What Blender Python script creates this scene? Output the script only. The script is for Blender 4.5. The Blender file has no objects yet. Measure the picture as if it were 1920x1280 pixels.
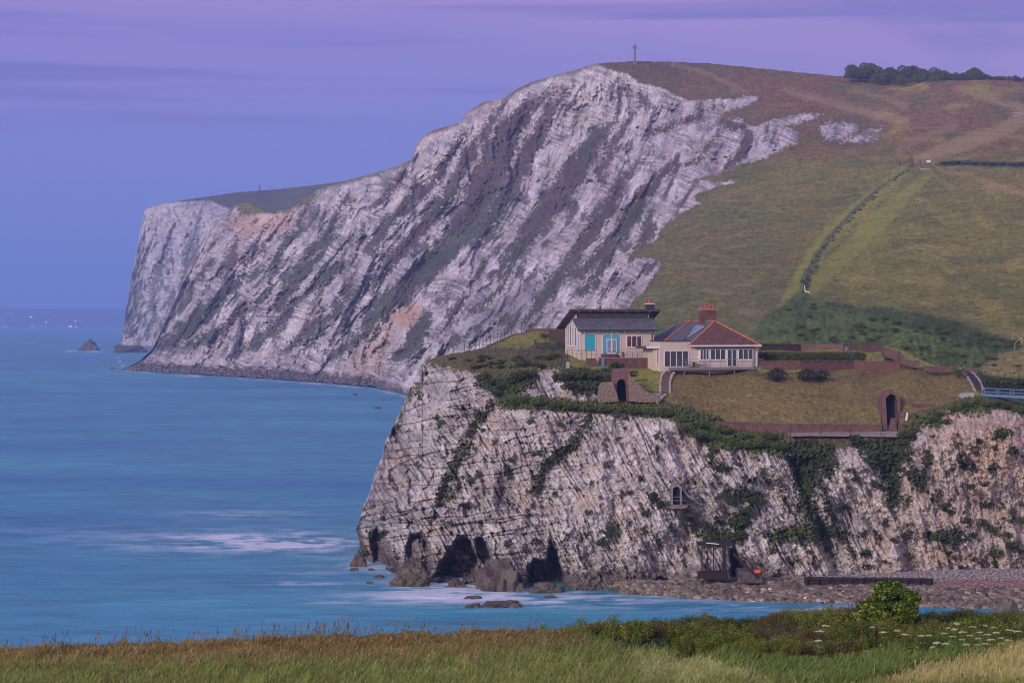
import bpy, bmesh, math, random
import numpy as np
from mathutils import Vector, Matrix

random.seed(11); RNG = np.random.default_rng(11)
SC = bpy.context.scene; COL = SC.collection
F = 4275.0; CZ = 32.0; HY = 602.0          # focal length in photo pixels, eye height, horizon row

def ray(px, py, d):
    return Vector(((px-960.0)/F*d, d, CZ+(HY-py)/F*d))
def rayn(px, py, d):
    return np.stack([(px-960.0)/F*d, d+0*px, CZ+(HY-py)/F*d], -1)

# ---------------------------------------------------------------- noise
_p = np.random.default_rng(3).permutation(256).astype(np.int32); _p = np.concatenate([_p, _p, _p])
_g = np.random.default_rng(4).normal(size=(256, 3)); _g /= np.linalg.norm(_g, axis=1)[:, None]
def perlin(x, y, z=0.0):
    x, y, z = np.broadcast_arrays(np.asarray(x, float), np.asarray(y, float), np.asarray(z, float))
    xi, yi, zi = np.floor(x), np.floor(y), np.floor(z)
    fx, fy, fz = x-xi, y-yi, z-zi
    xi = xi.astype(np.int64) & 255; yi = yi.astype(np.int64) & 255; zi = zi.astype(np.int64) & 255
    u, v, w = [t*t*t*(t*(t*6-15)+10) for t in (fx, fy, fz)]
    def g(i, j, k):
        h = _p[_p[_p[xi+i]+yi+j]+zi+k]
        gr = _g[h]
        return gr[..., 0]*(fx-i)+gr[..., 1]*(fy-j)+gr[..., 2]*(fz-k)
    def l(a, b, t): return a+t*(b-a)
    return 1.6*l(l(l(g(0,0,0), g(1,0,0), u), l(g(0,1,0), g(1,1,0), u), v),
             l(l(g(0,0,1), g(1,0,1), u), l(g(0,1,1), g(1,1,1), u), v), w)
def fbm(x, y, z=0.0, o=4, lac=2.03, gain=.5):
    s = 0; a = 1; n = 0; f = 1
    for i in range(o):
        s = s+a*perlin(x*f+i*17.3, y*f+i*5.7, np.asarray(z)*f+i*3.1); n += a; a *= gain; f *= lac
    return s/n*1.5
def ridged(x, y, z=0.0, o=4):
    s = 0; a = 1; n = 0; f = 1
    for i in range(o):
        s = s+a*(1-np.abs(perlin(x*f+i*9.3, y*f+i*4.1, np.asarray(z)*f+i*7.7))*1.6); n += a; a *= .5; f *= 2.1
    return s/n
def worley(x, y, seed=0):
    """2D cellular noise: F1, F2-F1 and a random value per cell."""
    xi, yi = np.floor(x), np.floor(y)
    f1 = np.full(x.shape, 9.); f2 = np.full(x.shape, 9.); idv = np.zeros(x.shape)
    for i in (-1, 0, 1):
        for j in (-1, 0, 1):
            cx = xi+i; cy = yi+j
            h = _p[(_p[(cx.astype(np.int64)+seed) & 255]+(cy.astype(np.int64) & 255)) & 255]
            h2 = _p[h+7]; h3 = _p[h+91]
            d = np.hypot(cx+h/255.-x, cy+h2/255.-y)
            m = d < f1
            f2 = np.where(m, f1, np.minimum(f2, d)); idv = np.where(m, h3/255., idv); f1 = np.where(m, d, f1)
    return f1, f2-f1, idv
def sstep(a, b, x):
    t = np.clip((x-a)/(b-a), 0, 1); return t*t*(3-2*t)
def mixc(c, col, m):
    col = np.asarray(col, float)
    return c*(1-m[..., None])+col*m[..., None]

class RBF:
    def __init__(s, pts, smooth=0.0):
        p = np.array(pts, float); s.xy = p[:, :2]/100.; v = np.log(p[:, 2])
        n = len(p); D = np.hypot(*(s.xy[:, None]-s.xy[None]).transpose(2, 0, 1))
        A = np.zeros((n+3, n+3)); A[:n, :n] = -D+np.eye(n)*smooth
        A[:n, n] = 1; A[:n, n+1:] = s.xy; A[n, :n] = 1; A[n+1:, :n] = s.xy.T
        s.w = np.linalg.solve(A, np.concatenate([v, [0, 0, 0]])); s.n = n
    def __call__(s, x, y):
        x = np.asarray(x, float)/100.; y = np.asarray(y, float)/100.
        r = s.w[s.n]+s.w[s.n+1]*x+s.w[s.n+2]*y
        for i in range(s.n):
            r = r-s.w[i]*np.sqrt((x-s.xy[i, 0])**2+(y-s.xy[i, 1])**2+.02)
        return np.exp(r)

def inpoly(x, y, poly):
    """signed distance in pixels, positive inside"""
    poly = np.array(poly, float); n = len(poly)
    ins = np.zeros(x.shape, bool); dist = np.full(x.shape, 1e9)
    for i in range(n):
        x1, y1 = poly[i]; x2, y2 = poly[(i+1) % n]
        if y1 != y2:
            c = ((y1 > y) != (y2 > y)) & (x < (x2-x1)*(y-y1)/(y2-y1)+x1)
            ins ^= c
        dx, dy = x2-x1, y2-y1; L = dx*dx+dy*dy+1e-9
        t = np.clip(((x-x1)*dx+(y-y1)*dy)/L, 0, 1)
        dist = np.minimum(dist, np.hypot(x-x1-t*dx, y-y1-t*dy))
    return np.where(ins, dist, -dist)
def stroke(x, y, pts):
    """pts: (x, y, halfwidth); positive inside, pixels"""
    best = np.full(x.shape, -1e9)
    for (x1, y1, w1), (x2, y2, w2) in zip(pts[:-1], pts[1:]):
        dx, dy = x2-x1, y2-y1; L = dx*dx+dy*dy+1e-9
        t = np.clip(((x-x1)*dx+(y-y1)*dy)/L, 0, 1)
        best = np.maximum(best, (w1+(w2-w1)*t)-np.hypot(x-x1-t*dx, y-y1-t*dy))
    return best

# ---------------------------------------------------------------- objects
def link(o, parent=None):
    COL.objects.link(o)
    if parent is not None: o.parent = parent
    return o
def tag(o, label=None, cat=None, group=None, kind=None):
    if label: o['label'] = label
    if cat: o['category'] = cat
    if group: o['group'] = group
    if kind: o['kind'] = kind
    elif cat: o['kind'] = 'thing'
    return o
def empty(name, loc=(0, 0, 0), rz=0.0, label=None, cat=None, group=None):
    o = bpy.data.objects.new(name, None); o.empty_display_size = .3
    o.location = loc; o.rotation_euler = (0, 0, rz); COL.objects.link(o)
    return tag(o, label, cat, group)
def np_mesh(name, V, Q, mat, cols=None, smooth=True, parent=None):
    V = np.asarray(V, np.float32).reshape(-1, 3); Q = np.asarray(Q, np.int32)
    me = bpy.data.meshes.new(name)
    k = Q.shape[1]
    me.vertices.add(len(V)); me.vertices.foreach_set('co', V.ravel())
    me.loops.add(Q.size); me.loops.foreach_set('vertex_index', Q.ravel())
    me.polygons.add(len(Q)); me.polygons.foreach_set('loop_start', np.arange(0, Q.size, k, dtype=np.int32))
    me.polygons.foreach_set('loop_total', np.full(len(Q), k, np.int32))
    me.polygons.foreach_set('use_smooth', np.full(len(Q), smooth, bool))
    if cols is not None:
        a = me.color_attributes.new('Col', 'FLOAT_COLOR', 'POINT')
        c = np.ones((len(V), 4), np.float32); c[:, :3] = np.clip(np.asarray(cols).reshape(-1, 3), 0.004, .95)
        a.data.foreach_set('color', c.ravel())
    me.update(calc_edges=True); me.validate()
    me.materials.append(mat)
    o = bpy.data.objects.new(name, me)
    return link(o, parent)
def grid_quads(nr, nc):
    i = np.arange(nr-1)[:, None]*nc+np.arange(nc-1)[None]
    i = i.ravel()
    return np.stack([i, i+nc, i+nc+1, i+1], -1)

class MB:
    def __init__(s): s.v = []; s.f = []
    def add(s, vs, fs):
        n = len(s.v); s.v += [tuple(v) for v in vs]; s.f += [tuple(i+n for i in f) for f in fs]; return s
    def box(s, x0, x1, y0, y1, z0, z1):
        v = [(x, y, z) for z in (z0, z1) for y in (y0, y1) for x in (x0, x1)]
        return s.add(v, [(0,2,3,1), (4,5,7,6), (0,1,5,4), (2,6,7,3), (0,4,6,2), (1,3,7,5)])
    def bar(s, p, q, w, h=None, up=(0, 0, 1)):
        p = Vector(p); q = Vector(q); h = h or w
        d = (q-p).normalized(); up = Vector(up)
        if abs(d.dot(up)) > .95: up = Vector((0, 1, 0))
        a = d.cross(up).normalized()*w/2; b = a.cross(d).normalized()*h/2
        v = [e+i*a+j*b for e in (p, q) for j in (-1, 1) for i in (-1, 1)]
        return s.add(v, [(0,2,3,1), (4,5,7,6), (0,1,5,4), (2,6,7,3), (0,4,6,2), (1,3,7,5)])
    def tube(s, p, q, r0, r1=None, n=8):
        p = Vector(p); q = Vector(q); r1 = r0 if r1 is None else r1
        d = (q-p).normalized(); up = Vector((0, 0, 1)) if abs(d.z) < .95 else Vector((0, 1, 0))
        a = d.cross(up).normalized(); b = a.cross(d)
        v = []
        for c, r in ((p, r0), (q, r1)):
            for i in range(n):
                t = 2*math.pi*i/n; v.append(c+a*r*math.cos(t)+b*r*math.sin(t))
        f = [(i, (i+1) % n, n+(i+1) % n, n+i) for i in range(n)]
        f += [tuple(range(n))[::-1], tuple(range(n, 2*n))]
        return s.add(v, f)
    def prism(s, poly, axis_vec):
        """poly: list of 3D points, extruded along axis_vec"""
        n = len(poly); a = Vector(axis_vec)
        v = [Vector(p) for p in poly]+[Vector(p)+a for p in poly]
        f = [tuple(range(n))[::-1], tuple(range(n, 2*n))]+[(i, (i+1) % n, n+(i+1) % n, n+i) for i in range(n)]
        return s.add(v, f)
    def build(s, name, mat, parent=None, bevel=0.0, smooth=False):
        me = bpy.data.meshes.new(name); me.from_pydata(s.v, [], s.f)
        bm = bmesh.new(); bm.from_mesh(me)
        bmesh.ops.recalc_face_normals(bm, faces=bm.faces)
        if bevel: bmesh.ops.bevel(bm, geom=bm.edges[:], offset=bevel, segments=1, affect='EDGES', clamp_overlap=True)
        bm.to_mesh(me); bm.free()
        if smooth:
            for p in me.polygons: p.use_smooth = True
        me.materials.append(mat)
        return link(bpy.data.objects.new(name, me), parent)

# ---------------------------------------------------------------- materials
def _mat(name):
    m = bpy.data.materials.new(name); m.use_nodes = True
    nt = m.node_tree; b = nt.nodes['Principled BSDF']; return m, nt, b
def _mulnoise(nt, src, scale, lo, hi, detail=5, coord='Object', stretch=(1, 1, 1), rough=.6):
    N, L = nt.nodes, nt.links
    tc = N.new('ShaderNodeTexCoord'); mp = N.new('ShaderNodeMapping'); mp.inputs['Scale'].default_value = stretch
    L.new(tc.outputs[coord], mp.inputs['Vector'])
    n = N.new('ShaderNodeTexNoise'); n.inputs['Scale'].default_value = scale; n.inputs['Detail'].default_value = detail
    n.inputs['Roughness'].default_value = rough
    L.new(mp.outputs[0], n.inputs['Vector'])
    mr = N.new('ShaderNodeMapRange'); mr.inputs[1].default_value = .3; mr.inputs[2].default_value = .7
    mr.inputs[3].default_value = lo; mr.inputs[4].default_value = hi
    L.new(n.outputs['Fac'], mr.inputs[0])
    vm = N.new('ShaderNodeVectorMath'); vm.operation = 'SCALE'
    L.new(src, vm.inputs[0]); L.new(mr.outputs[0], vm.inputs['Scale'])
    return vm.outputs[0], n
def terrain_mat(name, scale, lo=.75, hi=1.25, bump=.3, bumpd=.3, rough=.9, scale2=None):
    m, nt, b = _mat(name); N, L = nt.nodes, nt.links
    at = N.new('ShaderNodeAttribute'); at.attribute_name = 'Col'
    c, n = _mulnoise(nt, at.outputs['Color'], scale, lo, hi, 6, rough=.7)
    if scale2:
        c, n2 = _mulnoise(nt, c, scale2, .85, 1.15, 4)
    L.new(c, b.inputs['Base Color']); b.inputs['Roughness'].default_value = rough
    b.inputs['Specular IOR Level'].default_value = .15
    bp = N.new('ShaderNodeBump'); bp.inputs['Strength'].default_value = bump; bp.inputs['Distance'].default_value = bumpd
    L.new(n.outputs['Fac'], bp.inputs['Height']); L.new(bp.outputs[0], b.inputs['Normal'])
    return m
def simple(name, col, rough=.8, ns=3.0, lo=.8, hi=1.2, bump=.1, metal=0, spec=.3, stretch=(1, 1, 1), rnd=0, col2=None):
    m, nt, b = _mat(name); N, L = nt.nodes, nt.links
    rgb = N.new('ShaderNodeRGB'); rgb.outputs[0].default_value = (*col, 1)
    c, n = _mulnoise(nt, rgb.outputs[0], ns, lo, hi, 5, stretch=stretch)
    if rnd:
        oi = N.new('ShaderNodeObjectInfo'); mr = N.new('ShaderNodeMapRange'); mr.inputs[3].default_value = 1-rnd; mr.inputs[4].default_value = 1+rnd
        vm = N.new('ShaderNodeVectorMath'); vm.operation = 'SCALE'; L.new(oi.outputs['Random'], mr.inputs[0]); L.new(c, vm.inputs[0]); L.new(mr.outputs[0], vm.inputs['Scale']); c = vm.outputs[0]
    if col2:
        _, n2 = _mulnoise(nt, c, ns*.35, 1, 1, 3); mx = N.new('ShaderNodeMix'); mx.data_type = 'RGBA'; mr2 = N.new('ShaderNodeMapRange'); mr2.inputs[1].default_value = .45; mr2.inputs[2].default_value = .6
        L.new(n2.outputs['Fac'], mr2.inputs[0]); L.new(mr2.outputs[0], mx.inputs[0]); L.new(c, mx.inputs[6]); mx.inputs[7].default_value = (*col2, 1); c = mx.outputs[2]
    L.new(c, b.inputs['Base Color']); b.inputs['Roughness'].default_value = rough
    b.inputs['Metallic'].default_value = metal; b.inputs['Specular IOR Level'].default_value = spec
    if bump:
        bp = N.new('ShaderNodeBump'); bp.inputs['Strength'].default_value = bump; bp.inputs['Distance'].default_value = .05
        L.new(n.outputs['Fac'], bp.inputs['Height']); L.new(bp.outputs[0], b.inputs['Normal'])
    return m
def vcol_leaf(name, rough=.6, ns=2.0):
    m, nt, b = _mat(name); N, L = nt.nodes, nt.links
    at = N.new('ShaderNodeAttribute'); at.attribute_name = 'Col'
    oi = N.new('ShaderNodeObjectInfo')
    mr = N.new('ShaderNodeMapRange'); mr.inputs[3].default_value = .75; mr.inputs[4].default_value = 1.3
    L.new(oi.outputs['Random'], mr.inputs[0])
    vm = N.new('ShaderNodeVectorMath'); vm.operation = 'SCALE'
    L.new(at.outputs['Color'], vm.inputs[0]); L.new(mr.outputs[0], vm.inputs['Scale'])
    c, n = _mulnoise(nt, vm.outputs[0], ns, .8, 1.2, 3)
    L.new(c, b.inputs['Base Color']); b.inputs['Roughness'].default_value = rough
    b.inputs['Specular IOR Level'].default_value = .15
    return m
def brick(name, c1, c2, mortar, scale=1.0, bw=.23, bh=.075):
    m, nt, b = _mat(name); N, L = nt.nodes, nt.links
    tc = N.new('ShaderNodeTexCoord'); sx = N.new('ShaderNodeSeparateXYZ'); cx = N.new('ShaderNodeCombineXYZ')
    L.new(tc.outputs['Object'], sx.inputs[0])
    ad = N.new('ShaderNodeMath'); ad.operation = 'ADD'
    L.new(sx.outputs[0], ad.inputs[0]); L.new(sx.outputs[1], ad.inputs[1])
    L.new(ad.outputs[0], cx.inputs[0]); L.new(sx.outputs[2], cx.inputs[1])
    t = N.new('ShaderNodeTexBrick'); t.inputs['Scale'].default_value = scale
    t.inputs['Brick Width'].default_value = bw; t.inputs['Row Height'].default_value = bh
    t.inputs['Mortar Size'].default_value = .012; t.inputs['Color1'].default_value = (*c1, 1)
    t.inputs['Color2'].default_value = (*c2, 1); t.inputs['Mortar'].default_value = (*mortar, 1)
    L.new(cx.outputs[0], t.inputs['Vector'])
    c, n = _mulnoise(nt, t.outputs['Color'], 1.5, .65, 1.3, 5)
    L.new(c, b.inputs['Base Color']); b.inputs['Roughness'].default_value = .9
    return m

M = {}
M['hill'] = terrain_mat('down_turf_and_chalk', .45, .62, 1.38, .5, 1.6, scale2=.06)
M['cliff'] = terrain_mat('jointed_chalk', 1.6, .6, 1.35, .6, .45, scale2=.35)
M['ground'] = terrain_mat('foreground_soil', 3.0, .7, 1.3, .4, .1)
M['beach'] = terrain_mat('beach_shingle', 3.0, .6, 1.4, .7, .2)
M['rock'] = simple('grey_rock', (.115, .098, .085), .9, 2.2, .35, 1.6, .9, col2=(.085, .082, .055))
M['boulder'] = simple('beach_boulder', (.155, .128, .105), .9, 1.5, .35, 1.7, .4, rnd=.45)
M['rubble'] = terrain_mat('beach_rubble', 1.4, .55, 1.4, .3, .1)
M['wetrock'] = simple('wet_rock', (.080, .060, .056), .7, 2.0, .35, 1.7, .9, col2=(.12, .10, .085))
M['leaf'] = vcol_leaf('leaf_green')
M['grass'] = vcol_leaf('grass_blade', .7, .8)
M['bark'] = simple('bark', (.08, .06, .05), .9, 8, .7, 1.3, .4)
M['cream'] = simple('cream_render', (.56, .47, .42), .8, .9, .9, 1.06, .05)
M['slate'] = brick('slate_roof', (.085, .095, .14), (.13, .12, .15), (.04, .04, .06), 1, .3, .2)
M['lead'] = simple('weathered_lead_roof', (.07, .065, .08), .5, .8, .6, 1.3, .1)
M['tile'] = brick('clay_tile_roof', (.19, .075, .055), (.10, .055, .06), (.05, .035, .04), 1, .22, .14)
M['ridge'] = simple('orange_ridge_tile', (.48, .16, .06), .8, 3, .7, 1.25)
M['brick'] = brick('red_brick', (.16, .052, .042), (.10, .038, .038), (.12, .095, .09))
M['oldbrick'] = brick('old_brick_wall', (.17, .085, .07), (.10, .06, .06), (.12, .10, .09), 1, .3, .1)
M['pot'] = simple('terracotta_pot', (.42, .07, .045), .8, 4)
M['flint'] = simple('flint_masonry', (.17, .125, .105), .9, 5.0, .15, 2.1, .9)
M['stone'] = simple('pale_stone', (.36, .33, .35), .85, 4, .7, 1.15, .3)
M['granite'] = simple('monument_granite', (.17, .14, .15), .85, 2, .8, 1.2)
M['white'] = simple('white_paint', (.70, .70, .74), .5, 2, .9, 1.05, 0)
M['glass'] = simple('dark_window_glass', (.035, .035, .055), .12, 1.5, .7, 1.3, 0, spec=.6)
M['redglass'] = simple('curtained_glass', (.10, .035, .05), .2, 2.5, .6, 1.4, 0, spec=.5)
M['paleglass'] = simple('pale_blue_glass', (.17, .25, .34), .12, 1.5, .7, 1.3, 0, spec=.7)  # pale blue pane colour with mild mottling
M['paleteal'] = simple('pale_turquoise_screen', (.10, .33, .46), .4, 1.2, .85, 1.15, 0)
M['windowstone'] = simple('dark_grey_stone', (.19, .18, .21), .9, 6, .6, 1.3, .3)
M['teal'] = simple('turquoise_blind', (.04, .36, .48), .5, 1.2, .9, 1.1, 0)
M['steel'] = simple('blue_grey_steel', (.20, .25, .32), .5, 3, .8, 1.2, 0, .3)
M['bluepaint'] = simple('blue_paint', (.12, .22, .40), .5, 3, .8, 1.2, 0)
M['iron'] = simple('rusted_iron', (.024, .016, .017), .8, 3, .5, 1.5, .3)
M['darkmetal'] = simple('dark_metal', (.04, .04, .05), .6, 3)
M['wood'] = simple('weathered_timber', (.075, .05, .045), .85, 5, .6, 1.4, .2)
M['deck'] = simple('deck_edge_timber', (.20, .17, .19), .8, 4, .7, 1.3, .1)
M['panel'] = simple('solar_tube', (.38, .50, .68), .2, 2, .9, 1.1, 0, spec=.7)
M['black'] = simple('painted_darkness', (.012, .011, .014), .95, 2, .8, 1.2, 0)  # flat black that stands in for the darkness inside openings
M['path'] = simple('path_concrete', (.24, .21, .21), .9, 2, .75, 1.15, .2)
M['orange'] = simple('orange_sign_paint', (.80, .10, .03), .5, 2, .95, 1.05, 0)
M['seedhead'] = simple('umbel_flower', (.50, .53, .36), .7, 8, .8, 1.1, 0)
M['stem'] = simple('green_stem', (.10, .15, .05), .7, 6)
M['cloth'] = simple('dark_jacket', (.05, .05, .08), .9, 4)
# ================================================================ far down: chalk cliff and grass hill
def sheet(name, xs, T, B, nr, depth, shade, mat, back, kind='structure', pw=1.0, rim=0.0):
    """A relief sheet between rows T(x) and B(x); shade(x,y,d,P) gives colour and relief in metres along the view; back rows go over the crest."""
    nc = len(xs); t = np.linspace(0, 1, nr)[:, None]**pw
    X = np.broadcast_to(xs[None], (nr, nc)).copy(); Tx = T(xs)[None]; Bx = B(xs)[None]
    Y = Tx+(Bx-Tx)*t
    D = depth(X, Y); P = rayn(X, Y, D)
    C, R = shade(X, Y, D, P)
    if rim: R = R*np.clip((t+.0)/rim, .15, 1)
    D2 = D+R; P = rayn(X, Y, D2)
    P0 = P[0]; rows = []; crow = []
    for dy, dz in back[::-1]:
        q = P0.copy(); q[:, 1] += dy; q[:, 0] += q[:, 0]/q[:, 1]*dy*.5; q[:, 2] += dz; q[:, 2] = np.maximum(q[:, 2], -2)
        rows.append(q); crow.append(C[0])
    P = np.concatenate([np.array(rows).reshape(-1, nc, 3), P], 0); C = np.concatenate([np.array(crow).reshape(-1, nc, 3), C], 0)
    o = np_mesh(name, P, grid_quads(len(P), nc)[:, ::-1], mat, C)
    tag(o, kind=kind)
    return o, P

def pl(*pts):
    a = np.array(pts, float)
    return lambda x: np.interp(x, a[:, 0], a[:, 1])

hill_top0 = pl((220,700),(240,688),(262,676),(285,655),(300,625),(330,560),(352,505),(380,450),(410,412),(440,385),(462,378),(500,396),(545,392),(570,375),(600,354),(640,342),(700,325),(745,312),(772,298),(780,272),(800,250),(830,239),(862,230),(880,207),(905,192),(945,185),(965,170),(1000,153),(1040,141),(1080,131),(1110,121),(1150,117),(1190,115),(1260,116),(1340,120),(1430,129),(1520,138),(1600,146),(1700,151),(1800,151),(1920,148),(2200,150))
def hill_top(x): return hill_top0(x)+1.2*perlin(x/14., 3.3)+.8*perlin(x/5., 1.3)-2.0*sstep(.25, .8, perlin(x/55., 8.8))*(x < 1100)
_hb = pl((220,701),(240,694),(300,698),(400,703),(500,709),(600,716),(700,724),(735,736),(780,744),(850,745),(2200,745))
def hill_bot(x): return _hb(x)+(2.2*perlin(x/11., 6.6)+1.2*perlin(x/4., 6.6))*sstep(230, 260, x)
def zdepth(y, z): return (CZ-z)*F/(y-HY)
hpts = [(220,700,1500),(240,695,1471),(300,699,1410),(400,704,1341),(500,710,1267),(600,717,1190),(700,726,1103),(780,745,957),(850,748,920),(950,748,860),
 (285,655,1520),(330,560,1600),(380,450,1680),(440,385,1740),(500,396,1640),(600,354,1640),(700,325,1590),(780,265,1540),(870,212,1500),(960,172,1470),(1050,138,1430),(1110,122,1410),(1190,115,1390),(1340,120,1400),(1520,138,1430),(1700,151,1440),(1920,148,1430),(2200,150,1430),
 (400,600,1450),(500,550,1430),(600,480,1430),(700,420,1410),(600,620,1270),(700,620,1180),(800,520,1240),(800,640,1060),(900,400,1330),(1000,300,1360),(900,600,960),(1000,600,880),(1000,450,1150),
 (1100,220,1370),(1100,350,1200),(1100,480,960),(1090,590,790),(1170,590,640),(1180,520,760),(1240,480,800),(1240,400,940),(1290,345,1000),(1200,250,1270),(1400,310,1010),(1300,200,1280),(1420,180,1270),(1640,250,1150),(1500,210,1210),
 (1700,308,900),(1900,308,880),(1800,220,1130),(1500,400,800),(1400,480,680),(1300,560,600),(1300,640,450),(1400,640,420),(1600,450,700),(1600,520,590),(1800,450,650),(1800,540,530),(1920,600,455),(2200,600,440),(1700,575,455),(1500,560,520),(1500,640,400),(1700,640,395),(1850,660,390),(1920,660,375),(2200,660,370),(1100,745,370),(1300,745,365),(1600,745,360),(2200,745,350)]
hdep = RBF(hpts, .002)
CL = [(200,760),(200,300),(1105,100),(1118,124),(1178,140),(1200,157),(1240,165),(1292,190),(1335,188),(1415,180),(1420,190),(1365,210),(1345,222),(1388,222),(1405,238),(1455,222),(1515,214),(1525,222),(1470,238),(1498,250),(1495,268),(1460,282),(1425,300),(1390,308),(1345,325),(1285,342),(1330,340),(1385,340),(1340,350),(1302,364),(1310,380),(1270,402),(1242,428),(1225,455),(1170,478),(1228,488),(1242,498),(1225,520),(1205,548),(1168,582),(1150,620),(1100,760)]
OUT = [[(1535,238),(1555,228),(1600,232),(1615,243),(1575,262),(1548,266)],[(1590,258),(1620,250),(1650,254),(1640,264),(1600,268),(1570,268)],[(1620,243),(1655,238),(1660,242),(1625,250)],[(1392,188),(1420,180),(1370,205),(1345,200)],[(1480,222),(1530,212),(1545,216),(1490,232)]]
VEG = [ # strokes (x, y, half width)
 [(1000,195,10),(955,250,24),(925,310,30),(890,390,28),(862,438,24),(808,497,22),(745,552,20),(690,600,13),(660,638,6)],
 [(1062,168,5),(1035,205,10),(1012,250,14),(985,300,16),(960,350,18),(925,410,14),(880,460,10)],
 [(1140,235,6),(1110,275,18),(1080,320,24),(1045,370,24),(1000,430,20),(960,480,12),(920,520,6)],
 [(1195,200,4),(1165,250,8),(1140,290,7),(1122,330,10)],
 [(800,595,14),(778,640,20),(750,668,14),(733,690,4)],
 [(1275,290,4),(1240,330,12),(1205,370,14),(1175,420,14),(1130,470,14),(1085,520,12)],
 [(1172,330,10),(1140,385,16),(1105,440,15),(1060,505,14),(1020,560,10)],
 [(1225,395,6),(1215,430,14),(1200,462,10)],[(1168,440,5),(1130,500,9),(1090,550,8)],
 [(1205,252,9),(1240,242,7),(1290,226,7),(1335,203,5)],[(1336,236,5),(1362,230,10),(1392,240,8)],
 [(1402,250,9),(1395,285,10),(1362,312,9)],[(1345,250,4),(1320,285,6),(1290,312,6)],
 [(765,300,5),(745,340,7),(715,380,6)],[(872,250,4),(846,290,5),(820,330,8),(800,352,12),(765,380,12),(720,430,10),(690,470,8)],
 [(948,190,4),(925,225,8),(900,262,8),(870,305,14),(850,350,14),(815,400,16),(775,450,14),(725,500,12),(690,540,8)],
 [(650,370,4),(625,420,8),(580,480,14),(545,540,14),(520,575,8)],[(665,380,3),(640,420,5),(560,530,8)],
 [(575,388,5),(560,430,8),(530,470,6),(500,510,5)],[(500,420,3),(470,480,6),(445,530,9),(400,570,16),(350,615,18),(298,655,8)],
 [(455,585,8),(415,620,11),(360,650,12),(330,668,5)],[(445,430,4),(438,490,8),(420,520,6)],
 [(690,520,8),(640,570,12),(600,620,9),(555,668,6)],[(640,495,8),(610,520,10),(560,560,7),(530,600,12),(480,640,9),(440,668,4)],
 [(720,590,8),(665,640,10),(600,690,6)],[(600,600,8),(560,640,8),(520,665,4)],
 [(1050,520,12),(1020,560,12),(985,600,8)],[(870,560,6),(840,600,8)],[(975,500,6),(935,545,6),(900,580,5)],
 [(430,480,3),(405,520,5),(370,560,4),(345,600,3)],[(520,500,5),(490,560,8),(460,600,5)]]
SCREE = [[(1000,520),(1060,530),(1000,615),(900,645),(845,628),(900,590),(950,560)]]
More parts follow.
